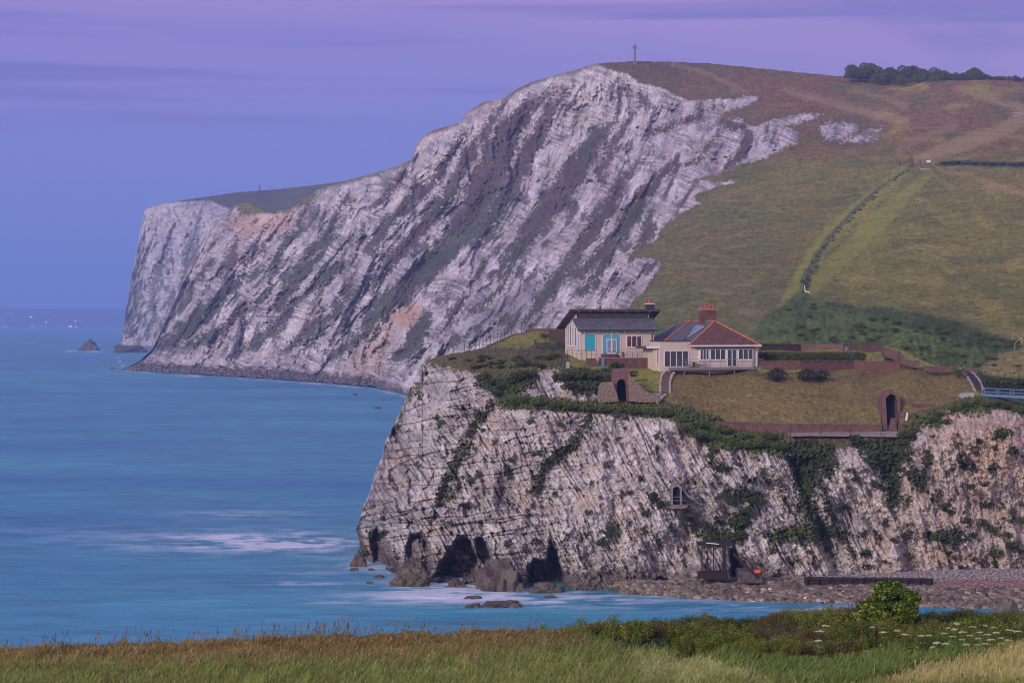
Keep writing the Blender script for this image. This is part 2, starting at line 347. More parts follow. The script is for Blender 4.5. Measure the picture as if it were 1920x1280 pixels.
def hill_shade(X, Y, D, P):
    # rib frame: a runs down the ribs (to lower left), b across them
    gg = .60-.20*sstep(420, 150, Y)
    a = -.62*X+.79*Y; b = .80*X+gg*(Y-430)+26*perlin(X/170., Y/170., 2.)+9*perlin(X/60., Y/60., 2.5)
    wx = 5*perlin(X/22., Y/22., 5.)+4*perlin(X/7., Y/7., 7.)+2*perlin(X/3., Y/3., 7.); wy = 4*perlin(X/22., Y/22., 15.)+3*perlin(X/7., Y/7., 17.)+2*perlin(X/3., Y/3., 9.)
    cl = inpoly(X+wx, Y+wy, CL)
    frag = sstep(1250, 1400, X)*(Y < 330)*(4.5*fbm((X+1.6*Y)/9., (Y-.3*X)/3.2, 25., 4)); cl = cl+frag*(np.abs(cl) < 14)
    for o in OUT: cl = np.maximum(cl, inpoly(X+wx*1.3, Y+wy*1.1, o)+1.6*frag-1)
    top = Y-hill_top(X)
    turf = sstep(9, 2, top+wy)*(X < 1120)*(.55+.45*sstep(-.2, .3, perlin(X/60., 4.1)))
    turf = np.maximum(turf, sstep(-3, 3, inpoly(X+wx*.6, Y+wy*.6, [(448,402),(455,385),(470,374),(520,366),(560,365),(600,358),(585,378),(560,388),(515,401)])))
    clm = sstep(-1.5, 1.5, cl)*(1-turf)
    fa, fb2, fid = worley((b+3*perlin(X/9., Y/9., 19.))/24., (a+6*perlin(X/9., Y/9., 20.))/62., 13); fc, fd, fie = worley((b+2*perlin(X/5., Y/5., 19.))/10., a/24., 23)
    rib1 = ridged(b/75., a/420., 1.0, 2); rib2 = ridged(b/30., a/150., 6.0, 3); rib3 = fbm(b/9., a/26., 9., 5); sm = fbm(X/7., Y/7., 3., 4)
    # vegetation on the cliff
    v = np.full(X.shape, -1e9)
    for s in VEG: v = np.maximum(v, stroke(X+wx*1.6, Y+wy*1.6, [(q[0], q[1], q[2]*(1.12 if 820 < s[0][0] < 1200 else 1.05)) for q in s]))
    vn = fbm(b/15., a/48., 21., 5)+.35*fbm(X/30., Y/30., 22., 3); vf = fbm(X/4., Y/3., 31., 3)
    low = sstep(250, 520, Y)
    vm = sstep(-2, 3, v+vf*12+vn*9)*.95
    vm = np.maximum(vm, .85*sstep(.37, .50, vn+.42*vf+.16*(low-.6)+.25*(.75-rib2)+.12*sstep(-60, 0, v)-.5*(top < 45)*(X > 640)))
    base = hill_bot(X)-Y
    nearbase = sstep(60, 20, base)*(X < 900)
    vm = vm*(1-nearbase)
    SC_ = sstep(-8, 8, inpoly(X+wx, Y+wy, SCREE[0]))
    chalk = np.zeros(X.shape+(3,))+np.array([.66, .60, .63])
    tone = .84+.34*fbm(b/18., a/90., 41., 4)+.26*sm+.16*rib3
    chalk = chalk*(tone+.14*(fid-.5)+.10*(fie-.5))[..., None]
    # bedding lines, dipping gently to the right
    bc = -.33*X+.95*Y+16*perlin(X/90., Y/90., 50.)+3*perlin(X/26., Y/26., 51.)
    line = sstep(.34, .02, np.abs(perlin(bc/5.4, X/60., 52.)))
    line2 = sstep(.16, .0, np.abs(perlin(b/4., a/30., 55.)))
    chalk = chalk*(1-.55*line*sstep(-.2, .35, perlin(X/40., Y/40., 53.)+.1))[..., None]*(1-.35*line2)[..., None]
    chalk = mixc(chalk, (.46, .34, .27), .5*sstep(.15, .6, fbm(b/14., a/70., 61., 3)))
    chalk = mixc(chalk, (.52, .31, .20), .75*sstep(-6, 8, inpoly(X+wx, Y+wy, [(722,600),(740,585),(770,562),(792,572),(790,592),(762,622),(748,608),(730,612)])))
    chalk = mixc(chalk, (.60, .38, .26), .6*sstep(-12, 10, inpoly(X+wx, Y+wy, [(440,400),(520,402),(560,390),(540,430),(480,445),(425,425)])))
    chalk = mixc(chalk, (.52, .36, .26), .5*sstep(-20, 25, inpoly(X+wx, Y+wy, [(690,600),(740,600),(750,640),(700,700),(640,715)])))
    chalk = mixc(chalk, (.20, .17, .19), .55*SC_)
    vcol = mixc(np.zeros(X.shape+(3,))+np.array([.082, .085, .048]), (.11, .070, .062), sstep(-.2, .35, perlin(b/40., a/200., 71.)+.7*sstep(520, 250, Y)-.2))
    vcol = mixc(vcol, (.16, .17, .055), .6*sstep(.35, .6, fbm(X/16., Y/12., 75., 3)))
    vcol = vcol*(.8+.45*vf)[..., None]
    speck = sstep(.18, .42, fbm(X/2.6, Y/2.0, 81., 2))
    vcol = mixc(vcol, (.34, .29, .32), .45*speck*sstep(.0, .4, perlin(b/22., a/80., 82.)+.15))
    C = mixc(chalk, (0, 0, 0), np.zeros(X.shape)); C = C*(1-vm[..., None])+vcol*vm[..., None]
    # tide-line boulders and wave-cut rock
    foot = sstep(20, 9, base+8*fbm(X/14., Y/9., 91., 3)-3+9*sstep(700, 780, X))*(X < 900)
    C = mixc(C, (.085, .070, .070), .95*foot)
    C = mixc(C, (.36, .31, .31), .7*foot*sstep(.05, .3, fbm(X/3.5, Y/2., 93., 2))); C = mixc(C, (.045, .04, .042), .7*foot*sstep(.0, .3, -fbm(X/5., Y/2.4, 95., 3)))
    # ---- turf
    g = np.zeros(X.shape+(3,))+np.array([.205, .190, .042])
    up = sstep(330, 255, Y+12*perlin(X/60., Y/30., 101.))
    g = mixc(g, (.225, .130, .055), up)
    g = mixc(g, (.125, .085, .052), .8*sstep(240, 120, Y)*sstep(1500, 1250, X))
    g = mixc(g, (.145, .130, .048), .65*sstep(1560, 1430, X-.9*(Y-500))*(1-up))
    g = mixc(g, (.115, .145, .038), .6*sstep(-.1, .45, fbm(X/120., Y/30., 103., 5)+.25*sstep(450, 600, Y)))
    g = mixc(g, (.31, .26, .060), .75*sstep(.0, .5, fbm(X/90., Y/30., 104., 4))*sstep(1450, 1700, X))
    streak = fbm(X/26., Y/3.2, 105., 4); blot = fbm(X/8., Y/4., 106., 4)
    g = g*(1.0+.36*streak+.38*blot+.25*fbm(X/3., Y/2., 108., 2))[..., None]
    g = mixc(g, (.30, .25, .16), .42*sstep(.15, .55, fbm(X/60., Y/12., 107., 4))*sstep(1500, 1350, X-.5*(Y-400))*(1-up))
    for s, col, k in [([(1700,318,9),(1600,400,14),(1540,460,16),(1500,520,12),(1468,570,6)], (.27, .27, .050), .9),
                      ([(1745,325,8),(1640,420,18),(1560,500,16),(1520,545,10)], (.25, .26, .048), .85),
                      ([(1760,316,3),(1830,334,4),(1930,368,9),(2100,420,10)], (.36, .24, .10), .85),
                      ([(1468,565,2),(1530,600,2.5),(1582,640,2.5)], (.30, .22, .13), .8),
                      ([(1262,120,2),(1330,140,3),(1400,175,4)], (.30, .22, .13), .8),
                      ([(1470,168,4),(1540,188,6),(1640,215,7),(1700,228,8)], (.34, .24, .12), .85),
                      ([(1600,165,3),(1700,200,4),(1640,180,3)], (.32, .23, .12), .7),
                      ([(1790,165,4),(1860,185,6),(1930,210,10),(1890,240,14),(1800,270,14),(1720,300,8)], (.34, .26, .11), .85),
                      ([(1690,300,5),(1688,275,5),(1740,255,7),(1790,235,8)], (.28, .19, .10), .7),
                      ([(1470,470,10),(1500,430,12),(1560,380,8)], (.15, .13, .06), .4)]:
        g = mixc(g, col, k*sstep(-5, 5, stroke(X+wx, Y+wy*.7, s)+3*blot))
    hedge = sstep(-2, 2, stroke(X+wx*.5, Y+wy*.5, [(1712,311,3),(1650,352,4),(1600,398,4.5),(1560,440,5),(1532,478,7),(1510,520,8),(1503,548,6)]))
    hedge = np.maximum(hedge, sstep(-2, 2, stroke(X, Y+wy*.4, [(1755,309,3),(1800,306,5),(1860,308,5),(1930,309,5),(2200,312,5)])))
    hedge = np.maximum(hedge, sstep(-2, 2, stroke(X, Y+wy*.4, [(1540,305,.5),(1620,305,1.5),(1685,306,2.5)])))
    bank = sstep(-4, 4, inpoly(X+wx*.6, Y+wy*.6, [(1465,572),(1500,548),(1545,562),(1620,578),(1660,574),(1720,585),(1800,604),(1870,628),(1925,650),(2200,670),(2200,760),(1050,760),(1050,700),(1180,650),(1230,606),(1300,640),(1405,650),(1424,600)]))
    gcol = (np.zeros(X.shape+(3,))+np.array([.085, .135, .030]))*(1+.6*fbm(X/9., Y/7., 111., 4)+.35*fbm(X/40., Y/20., 115., 3))[..., None]; gcol = mixc(gcol, (.15, .15, .045), .6*sstep(.1, .5, fbm(X/30., Y/14., 116., 4)))
    gcol = mixc(gcol, (.030, .052, .016), .5*sstep(-9, 9, 6*fbm(X/9., Y/6., 114., 3)+stroke(X+wx*.6, Y+wy, [(1560,566,3),(1650,588,12),(1740,606,16),(1820,628,18),(1900,650,16)])))
    g = g*(1-bank[..., None])+gcol*bank[..., None]
    hc = (np.zeros(X.shape+(3,))+np.array([.13, .165, .055]))*(1+.7*fbm(X/4., Y/4., 112., 3))[..., None]; hc = mixc(hc, (.045, .06, .028), sstep(1740, 1780, X))
    g = g*(1-hedge[..., None])+hc*hedge[..., None]
    rf = sstep(-3, 3, inpoly(X+wx*.5, Y+wy*.5, [(1835,690),(1870,665),(1925,650),(2200,640),(2200,720),(1900,706),(1850,702)]))
    g = g*(1-rf[..., None])+(np.array([.24, .205, .075])*(1+.3*streak[..., None]+.2*blot[..., None]))*rf[..., None]
    C = g*(1-clm[..., None])+C*clm[..., None]
    edge = sstep(9, 1, np.abs(cl+3))*(1-clm)
    C = mixc(C, (.12, .085, .055), .3*edge)
    # relief: ribs and gullies of the cliff, small bumps of the turf (metres towards the viewer are negative)
    m = sstep(-4, 30, cl)*sstep(0, 40, base+6)
    R = -m*(30*(rib1-.72)+12*(rib2-.72)+4.0*rib3+2.6*sm+10*(fid-.5)+4*(fie-.5)-7*(fa-.4)-2.5*(fc-.4))-clm*(1.2*sm)+clm*1.3*line+vm*clm*(1.5*vf)+(1-clm)*(1.3*streak*.6+1.6*blot*.5)*sstep(200, 700, D)
    R = R-2.0*hedge*(1-clm)-bank*(1-clm)*(3.2*fbm(X/14., Y/10., 113., 4)+1.4*blot)
    R = R+clm*6*foot*fbm(X/5., Y/3.5, 94., 3)
    return C, R
hx = np.concatenate([np.arange(221, 1960, 1.8), np.linspace(1960, 2200, 40)])
hill, HP = sheet('hill', hx, hill_top, hill_bot, 360, lambda x, y: hdep(x, y), hill_shade, M['hill'], [(6, -.2), (30, -2), (120, -14), (260, -200)], rim=.06)

# ================================================================ farther headland
ft = pl((226,650),(232,610),(236,585),(246,520),(256,470),(268,410),(272,392),(300,383),(340,376),(380,370),(440,361),(520,355),(600,346),(660,338),(760,336))
fb = pl((226,652),(232,656),(300,658),(420,660),(760,664))
fdep = RBF([(226,652,2740),(232,650,2720),(300,656,2560),(420,660,2380),(760,664,2300),(272,392,2800),(246,520,2760),(340,376,2780),(340,500,2640),(440,361,2900),(440,400,2640),(440,500,2560),(520,355,3000),(520,400,2700),(600,346,3000),(600,390,2700),(760,336,3000),(700,600,2350)], .002)
def far_shade(X, Y, D, P):
    wx = 3*perlin(X/12., Y/12., 5.)+2*perlin(X/4., Y/4., 7.); wy = 3*perlin(X/12., Y/12., 15.)+1.5*perlin(X/4., Y/4., 17.)
    grass = sstep(-1.5, 1.5, inpoly(X+wx*.5, Y+wy*.4, [(285,300),(285,386),(310,381),(350,378),(395,377),(415,386),(440,396),(470,400),(800,420),(800,300)]))
    C = np.zeros(X.shape+(3,))+np.array([.58, .53, .55])
    b = X*.93+Y*.36; a = -.36*X+.93*Y
    C = C*(.86+.3*fbm(X/8., Y/40., 1., 4)+.22*fbm(X/5., Y/5., 2., 3))[..., None]
    bed = sstep(.25, .02, np.abs(perlin((Y+.25*X+2*perlin(X/20., Y/20., 4.))/3., X/50., 5.)))
    C = C*(1-.3*bed)[..., None]
    v = np.full(X.shape, -1e9)
    for s in [[(373,405,3),(365,440,8),(350,480,9),(345,520,6)],[(320,450,3),(305,490,7),(290,530,8),(285,580,8)],[(265,530,3),(255,575,6),(245,610,6)],[(330,560,6),(305,620,7)],[(370,470,8),(352,500,8)],[(290,600,6),(262,640,5)]]:
        v = np.maximum(v, stroke(X+wx, Y+wy, s))
    vm = np.maximum(sstep(-5, 5, v+14*fbm(X/5., Y/5., 8., 3)), sstep(.22, .45, fbm(b/9., a/25., 9., 4)+.25*sstep(480, 620, Y)))*sstep(400, 470, Y+.0*X+60*(v > 0))
    C = mixc(C, (.10, .10, .10), .85*vm)
    C = mixc(C, (.12, .10, .11), .9*sstep(12, 5, fb(X)-Y+4*fbm(X/8., Y/5., 3., 2)))
    C = mixc(C, (.50, .33, .24), .8*sstep(-2, 3, stroke(X+wx, Y+wy, [(470,375,2),(450,392,4),(430,410,5),(410,440,3)])))
    gr = (np.zeros(X.shape+(3,))+np.array([.12, .105, .04]))*(1+.4*fbm(X/20., Y/4., 11., 3))[..., None]
    C = C*(1-grass[..., None])+gr*grass[..., None]
    R = -(1-grass)*(20*(ridged(b/28., a/160., 2., 3)-.72)+8*fbm(X/7., Y/7., 6., 3))*sstep(0, 25, fb(X)-Y)
    return C, R
far, FP = sheet('headland', np.arange(226, 760, 1.8), ft, fb, 160, lambda x, y: fdep(x, y), far_shade, M['hill'], [(8, -.3), (40, -4), (200, -60), (300, -300)], rim=.08)

# far shore across the bay
xs = np.linspace(-5200, 5200, 240); rr = []
prof = [(11800, 0), (11900, .25), (12100, .55), (12500, .85), (13000, 1.0), (13300, .9)]
for dy, k in prof:
    h = (104+10*perlin(xs/1400., 2.2)+5*perlin(xs/400., 5.2))*k-(1.0 if k == 0 else 0)
    rr.append(np.stack([xs, np.full(xs.shape, float(dy)), h], -1))
rr = np.array(rr)
o = np_mesh('far_shore', rr, grid_quads(len(prof), 240)[:, ::-1], M['hill'], np.zeros((len(prof)*240, 3))+np.array([.06, .07, .05])); tag(o, kind='structure')

# ================================================================ near headland
nt0 = pl((668,992),(674,975),(680,950),(690,930),(700,900),(704,880),(716,858),(722,830),(736,800),(750,770),(764,740),(770,722),(792,700),(788,688),(800,676),(830,666),(870,659),(905,652),(930,640),(960,627),(1000,619),(1040,616),(1070,618),(1085,632),(1420,640),(1432,645),(1655,646),(1668,650),(1700,660),(1740,680),(1762,688),(1812,690),(1835,694),(1848,706),(1930,710),(2200,716))
def near_top(x): return nt0(x)+(1.6*perlin(x/7., 3.3)+1.2*perlin(x/3., 1.3))*sstep(920, 820, x)
near_bot = pl((668,996),(672,1004),(677,1030),(684,1062),(760,1090),(850,1098),(950,1104),(1060,1108),(1200,1108),(1400,1106),(1750,1100),(2200,1098))
npts = [(684,1055,306),(760,1085,284),(850,1095,278),(950,1100,275),(1060,1105,272),(1200,1105,272),(1400,1102,272),(1550,1098,273),(1750,1095,274),(1920,1092,275),(2200,1090,276),
 (672,990,318),(690,960,303),(760,950,292),(900,950,283),(1100,950,276),(1300,950,276),(1500,950,277),(1700,950,278),(1920,950,279),(2200,950,279),
 (700,900,322),(716,858,322),(736,800,325),(764,740,328),(795,680,330),(840,700,312),(800,760,308),(790,850,300),(900,780,297),(1000,850,285),(1100,780,286),(1270,790,283),(1460,845,281),(1400,930,278),(1600,835,283),(1680,830,284),(1760,770,288),(1920,780,285),(1850,750,290),(2200,780,286),
 (1000,757,290),(1180,752,292),(1240,750,292),(1130,740,293),(1200,735,296),(1300,750,294),(1300,705,303),(1600,705,304),(1600,790,290),(1460,800,288),(1340,800,288),(1500,705,303),(1750,740,297),(1260,692,307),(1420,692,305.5),
 (1060,690,303),(1150,690,304),(1085,665,311.3),(1150,664,313),(1225,666,314),(1000,690,301),(960,662,309),(870,662,322),(1030,640,326),(1030,620,350),(930,645,330),(960,628,345),(1060,618,352),
 (1100,640,338),(1200,640,338),(1300,650,330),(1400,650,330),(1500,690,306),(1500,675,318),(1500,650,348),(1640,650,345),(1700,692,306),(1700,665,330),(1800,700,306),(1800,690,312),(1830,735,294),(1880,730,296),(1900,710,330),(2200,716,330)]
ndep = RBF(npts, .0005)
CAVES = [([(700,1050),(692,1015),(705,985),(722,1000),(735,1040),(750,1060),(748,1075),(705,1064)], 4.5),
         ([(760,1075),(758,1035),(768,1000),(790,995),(806,1015),(812,1050),(806,1080)], 4.5),
         ([(812,1082),(826,1052),(850,1015),(868,1000),(885,1015),(898,1050),(890,1078),(868,1092)], 7.5),
         ([(893,1050),(888,1010),(905,1000),(918,1020),(925,1050),(912,1062)], 5),
         ([(985,1095),(990,1060),(1000,1045),(1020,1052),(1032,1010),(1045,1030),(1062,1085),(1062,1104),(1000,1104)], 6),
         ([(1220,1105),(1225,1085),(1240,1078),(1260,1090),(1275,1106)], 4),
         ([(1370,1086),(1368,1030),(1378,1022),(1390,1050),(1405,1088)], 8),
         ([(858,948),(880,940),(895,950),(880,958)], 1.5),
         ([(1447,1095),(1455,1078),(1470,1100)], 3)]
NVEG = [ # polygon vegetation, colour key
 ([(900,676),(960,664),(1052,668),(1046,682),(985,690),(930,692)], 'dark'),
 ([(1000,642),(1062,640),(1064,660),(1010,660)], 'dark'),
 ([(800,680),(830,662),(870,656),(905,650),(985,654),(1062,660),(1070,690),(1010,691),(968,700),(940,716),(905,705),(885,692),(850,695),(835,682),(810,690)], 'dry'),
 ([(883,708),(905,700),(950,702),(1000,692),(1010,700),(985,735),(952,748),(930,742),(900,726)], 'dark'),
 ([(940,766),(930,755),(960,738),(975,730),(990,742),(1040,744),(1090,752),(1180,755),(1250,756),(1330,776),(1372,795),(1402,808),(1470,812),(1480,838),(1466,858),(1440,850),(1402,846),(1362,846),(1330,836),(1300,820),(1282,800),(1266,784),(1220,778),(1160,770),(1100,764),(1040,768),(990,766)], 'green'),
 ([(1035,700),(1070,690),(1150,690),(1152,716),(1122,722),(1118,738),(1088,728),(1060,718),(1040,712)], 'dark'),
 ([(1062,728),(1085,722),(1100,738),(1078,742)], 'dark'),
 ([(1475,842),(1500,825),(1560,838),(1570,870),(1556,900),(1534,880),(1525,940),(1540,975),(1520,1000),(1500,955),(1490,900)], 'dark'),
 ([(1600,828),(1645,822),(1700,826),(1714,850),(1694,868),(1684,900),(1690,930),(1672,952),(1660,930),(1656,900),(1630,872)], 'dark'),
 ([(1430,1000),(1470,990),(1520,975),(1545,998),(1530,1012),(1480,1014),(1445,1012)], 'green'),
 ([(1525,990),(1560,985),(1595,1000),(1570,1010),(1535,1008)], 'dark'),
 ([(1730,1005),(1770,992),(1795,990),(1808,1008),(1792,1030),(1770,1012),(1745,1010)], 'dark'),
 ([(1695,885),(1715,878),(1735,900),(1722,912),(1705,900)], 'dark'),
 ([(1372,935),(1392,905),(1408,918),(1432,928),(1428,945),(1400,942)], 'dark'),
 ([(1366,985),(1375,960),(1405,948),(1412,965),(1396,990),(1374,998)], 'dark'),
 ([(1320,850),(1335,845),(1345,870),(1368,878),(1350,885),(1330,868)], 'dark'),
 ([(1305,1000),(1318,985),(1352,992),(1392,1000),(1384,1016),(1330,1020)], 'green'),
 ([(1280,945),(1295,955),(1312,985),(1300,1000),(1286,970)], 'dark'),
 ([(1744,800),(1738,775),(1760,765),(1785,772),(1770,790),(1755,805)], 'green'),
 ([(1775,768),(1795,752),(1812,745),(1856,738),(1880,748),(1868,766),(1830,776),(1800,775)], 'green'),
 ([(1885,752),(1925,750),(2200,760),(2200,790),(1925,790),(1900,770)], 'green'),
 ([(1682,830),(1682,808),(1718,790),(1740,775),(1745,790),(1715,812),(1700,826)], 'green'),
]
NST = [([(1112,775,6),(1095,805,9),(1078,830,9),(1050,852,9),(1020,868,8),(1012,895,7),(1005,918,4)], 'green'), ([(920,760,6),(900,785,8),(882,812,6),(868,850,5),(850,880,9),(830,905,8),(820,930,4)], 'green'),
       ([(1520,860,5),(1560,960,6),(1600,1040,4)], 'dark'), ([(1460,900,4),(1500,1000,5),(1530,1060,3)], 'dark'),([(1425,880,3),(1440,905,7)],'dark'),([(800,688,4),(788,720,5),(765,745,5),(745,790,4)], 'green'), ([(860,905,4),(846,925,7),(835,940,6)], 'green')]
LAWN = [([(960,690),(1010,684),(1060,668),(1130,672),(1240,688),(1245,700),(1238,735),(1200,730),(1178,700),(1150,692),(1060,692),(985,696)], 'lawn'),
        ([(905,657),(965,628),(1020,617),(1070,617),(1062,640),(1010,642),(985,655),(940,658)], 'lawn'),
        ([(1245,760),(1250,740),(1265,700),(1300,698),(1420,704),(1640,690),(1700,688),(1812,690),(1838,740),(1760,762),(1700,778),(1690,796),(1684,806),(1345,796),(1300,770)], 'rough'),
        ([(1420,652),(1660,640),(1700,640),(1790,690),(1420,700)], 'lawn'),
        ([(1800,745),(1830,735),(1870,738),(1862,748),(1815,752)], 'lawn'),
        ([(1838,700),(2200,700),(2200,760),(1925,752),(1860,740),(1836,735)], 'dark')]
VC = {'dry': (.115, .105, .045), 'dark': (.046, .066, .022), 'green': (.082, .115, .028), 'lawn': (.23, .235, .052), 'rough': (.185, .150, .056)}
CHALKP = [[(955,752),(945,738),(975,722),(1000,700),(1035,692),(1062,700),(1085,718),(1122,735),(1125,752),(1060,748)], [(800,705),(820,695),(870,690),(905,704),(890,730),(925,750),(870,790),(780,800)], [(905,688),(975,686),(970,696),(915,698)], [(830,700),(850,664),(858,680)]]
def cliffline(X, Y, wy): return sstep(-2, 3, Y+wy*.8-pl((660,600),(792,672),(830,690),(900,712),(945,765),(1270,785),(1480,850),(1690,830),(1720,800),(1760,768),(2200,770))(X))
def near_shade(X, Y, D, P):
    Xm, Zm = P[..., 0], P[..., 2]
    Sm = Xm+.0*Zm
    wx = 5*perlin(X/18., Y/18., 5.)+3.5*perlin(X/7., Y/7., 7.)+2.0*perlin(X/3., Y/3., 8.); wy = 4*perlin(X/18., Y/18., 15.)+3.0*perlin(X/7., Y/7., 17.)+2.0*perlin(X/3., Y/3., 18.)
    veg = np.zeros(X.shape); VCc = np.zeros(X.shape+(3,))+np.array(VC['dark'])
    fine = fbm(X/4., Y/4., 77., 3)
    for pol, key in [(p, k) for p, k in LAWN]:
        m = sstep(-2, 2, inpoly(X+wx*.4, Y+wy*.4, pol)); VCc = mixc(VCc, VC[key], m); veg = np.maximum(veg, m)
    plat = 1-cliffline(X, Y, wy)
    VCc = VCc*(1-(plat*(1-veg))[..., None])+np.array(VC['dry'])*(plat*(1-veg))[..., None]
    veg = np.maximum(veg, plat)
    for cp in CHALKP:
        m = sstep(-3, 4, inpoly(X+wx*1.2, Y+wy*1.2, cp)+4*fine); veg = veg*(1-m)
    lawnm = veg.copy()
    for pol, key in NVEG:
        m = sstep(-3, 3, inpoly(X+wx*1.5, Y+wy*1.5, pol)+(13 if min(q[1] for q in pol) > 770 else 6)*fine); VCc = mixc(VCc, VC[key], m); veg = np.maximum(veg, m); lawnm = lawnm*(1-m)
    for st, key in NST:
        m = sstep(-3, 3, stroke(X+wx*1.3, Y+wy*1.3, [(q[0], q[1], q[2]*.75) for q in st])+13*fine-1); VCc = mixc(VCc, VC[key], m); veg = np.maximum(veg, m)
    nn = fbm(X/26., Y/26., 201., 5)
    cliffzone = sstep(0, 18, Y-pl((660,640),(930,740),(1270,795),(1480,850),(1690,840),(1760,790),(2200,780))(X))
    rnd = sstep(.40, .52, nn+.30*fine+.10*sstep(1450, 1700, X))*cliffzone*sstep(1090, 1060, Y)
    veg = np.maximum(veg, rnd)
    VCc = VCc*(1+.42*fbm(X/5., Y/4., 203., 3)+.22*fbm(X/14., Y/9., 204., 3))[..., None]
    VCc = mixc(VCc, (.13, .12, .04), .35*sstep(.1, .5, fbm(X/12., Y/9., 205., 3))*(1-lawnm))
    # chalk with steep bedding joints (running down to the right) and cross joints
    gk = .50+.10*sstep(1000, 760, X)-.36*sstep(1500, 1850, X)
    u = .88*X-gk*(Y-930)+10*perlin(X/130., Y/130., 210.); v = gk*(X-1200)+.88*Y
    u = u+1.3*perlin(X/20., Y/20., 211.)+.5*perlin(X/6., Y/6., 212.)
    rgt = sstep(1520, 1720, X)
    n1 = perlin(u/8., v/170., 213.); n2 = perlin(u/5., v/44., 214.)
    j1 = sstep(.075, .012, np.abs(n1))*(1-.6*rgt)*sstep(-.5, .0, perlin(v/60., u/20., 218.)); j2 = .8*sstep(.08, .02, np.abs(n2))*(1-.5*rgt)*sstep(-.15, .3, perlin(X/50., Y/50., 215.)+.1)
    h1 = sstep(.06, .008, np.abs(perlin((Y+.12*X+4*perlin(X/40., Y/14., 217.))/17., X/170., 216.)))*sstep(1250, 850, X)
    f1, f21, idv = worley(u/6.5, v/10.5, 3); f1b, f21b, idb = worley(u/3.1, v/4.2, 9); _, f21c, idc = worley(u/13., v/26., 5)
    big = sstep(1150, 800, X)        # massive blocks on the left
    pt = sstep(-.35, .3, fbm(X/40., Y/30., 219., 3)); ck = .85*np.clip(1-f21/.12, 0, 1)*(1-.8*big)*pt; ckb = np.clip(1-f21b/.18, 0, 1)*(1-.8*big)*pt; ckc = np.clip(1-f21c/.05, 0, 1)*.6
    C = np.zeros(X.shape+(3,))+np.array([.66, .61, .62])
    C = C*(.80+.22*fbm(X/60., Y/50., 220., 4)+.20*fbm(X/9., Y/9., 221., 4)+.18*(idv-.2)*(1-.5*big)+.10*idb+.14*idc*big-.14*big)[..., None]
    C = mixc(C, (.50, .37, .28), .60*sstep(.0, .5, fbm(X/60., Y/24., 225., 4)))
    C = mixc(C, (.27, .23, .24), .5*sstep(-.15, .4, fbm(X/44., Y/34., 226., 4))*(.35+.65*big))
    C = mixc(C, (.60, .40, .24), .75*sstep(-30, 40, inpoly(X+wx*3, Y+wy*3, [(1770,790),(1860,775),(2200,790),(2200,960),(1860,900),(1790,850)]))*(.75+.6*fine))
    C = mixc(C, (.55, .30, .13), .7*sstep(.1, .5, fbm(X/10., Y/60., 228., 3)-.1)*sstep(1800, 1880, X)*sstep(1000, 850, Y))
    C = mixc(C, (.50, .38, .30), .45*sstep(1500, 1750, X))
    dark = (.055, .045, .05)  # joint lines: dark flint, plus the shade of the joints painted in
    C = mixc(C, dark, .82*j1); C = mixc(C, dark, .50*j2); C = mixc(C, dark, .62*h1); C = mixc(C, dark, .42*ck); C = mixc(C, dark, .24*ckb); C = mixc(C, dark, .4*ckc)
    C = mixc(C, (.10, .09, .085), .6*sstep(.30, .46, fbm(X/6., Y/5., 230., 4)+.07*rgt+.08*sstep(1420, 1500, X)*sstep(1640, 1560, X)))
    # damp zone above the tide
    wl = near_bot(X)-Y
    damp = sstep(62, 22, wl+22*fbm(X/26., Y/16., 231., 3)+30*sstep(1380, 1550, X))
    C = mixc(C, (.10, .076, .070), .80*damp); C = mixc(C, (.11, .10, .07), .6*sstep(22, 6, wl+6*fine))
    cm = np.zeros(X.shape)
    R = np.zeros(X.shape)
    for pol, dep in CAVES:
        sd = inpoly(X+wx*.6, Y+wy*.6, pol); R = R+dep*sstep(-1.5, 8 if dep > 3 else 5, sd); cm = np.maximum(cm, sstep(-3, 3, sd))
    C = mixc(C, (.085, .062, .06), .55*cm)  # cave interiors painted darker, adding to the shade of the hollows
    cz = 1-lawnm
    C = C*(1-veg[..., None])+VCc*veg[..., None]
    rock = (1-veg)*cz
    broad = fbm(X/110., Y/150., 240., 3); mid = ridged(u/26., v/90., 241., 3)-.72
    R = R-cliffzone*(4.2*broad+2.2*mid)*sstep(-2, 40, wl)
    R = R-rock*(.40*(idv-.5)+.25*(idb-.5)+(.5+1.1*big)*(idc-.5)+.5*fbm(X/9., Y/9., 242., 3))+rock*(.55*j1+.3*j2+.7*h1+.20*ck+.1*ckb)
    R = R-(veg*(1-lawnm))*(.7+.9*fbm(X/7., Y/6., 243., 3)+.5*fine)-lawnm*.22*fbm(X/9., Y/5., 244., 3)*1.0
    for gs, dp in (([(935,755,5),(900,790,9),(868,850,9),(835,925,9),(806,1000,8)], 1.5), ([(1112,775,4),(1080,830,8),(1030,870,9),(1008,925,7),(985,1000,6)], 1.1), ([(1250,800,3),(1300,900,7),(1340,1000,8)], 1.2), ([(1480,850,5),(1530,960,9),(1570,1080,8)], 2.6), ([(1650,850,6),(1690,950,9),(1710,1080,7)], 1.6), ([(745,770,3),(735,850,7),(760,960,7)], 1.4)):
        R = R+dp*sstep(-9, 7, stroke(X+wx, Y+wy, gs))*cliffzone
    hole = sstep(-2, 2, inpoly(X, Y, [(1655,806),(1654,740),(1660,733),(1672,732),(1680,740),(1688,806)])); R = R+3.0*hole
    hole = sstep(-1, 2, inpoly(X, Y, [(1152,748),(1150,700),(1160,690),(1174,698),(1178,750)])); R = R+4.0*hole
    return C, R
nx = np.concatenate([np.arange(668, 1945, 1.35), np.linspace(1946, 2200, 60)])
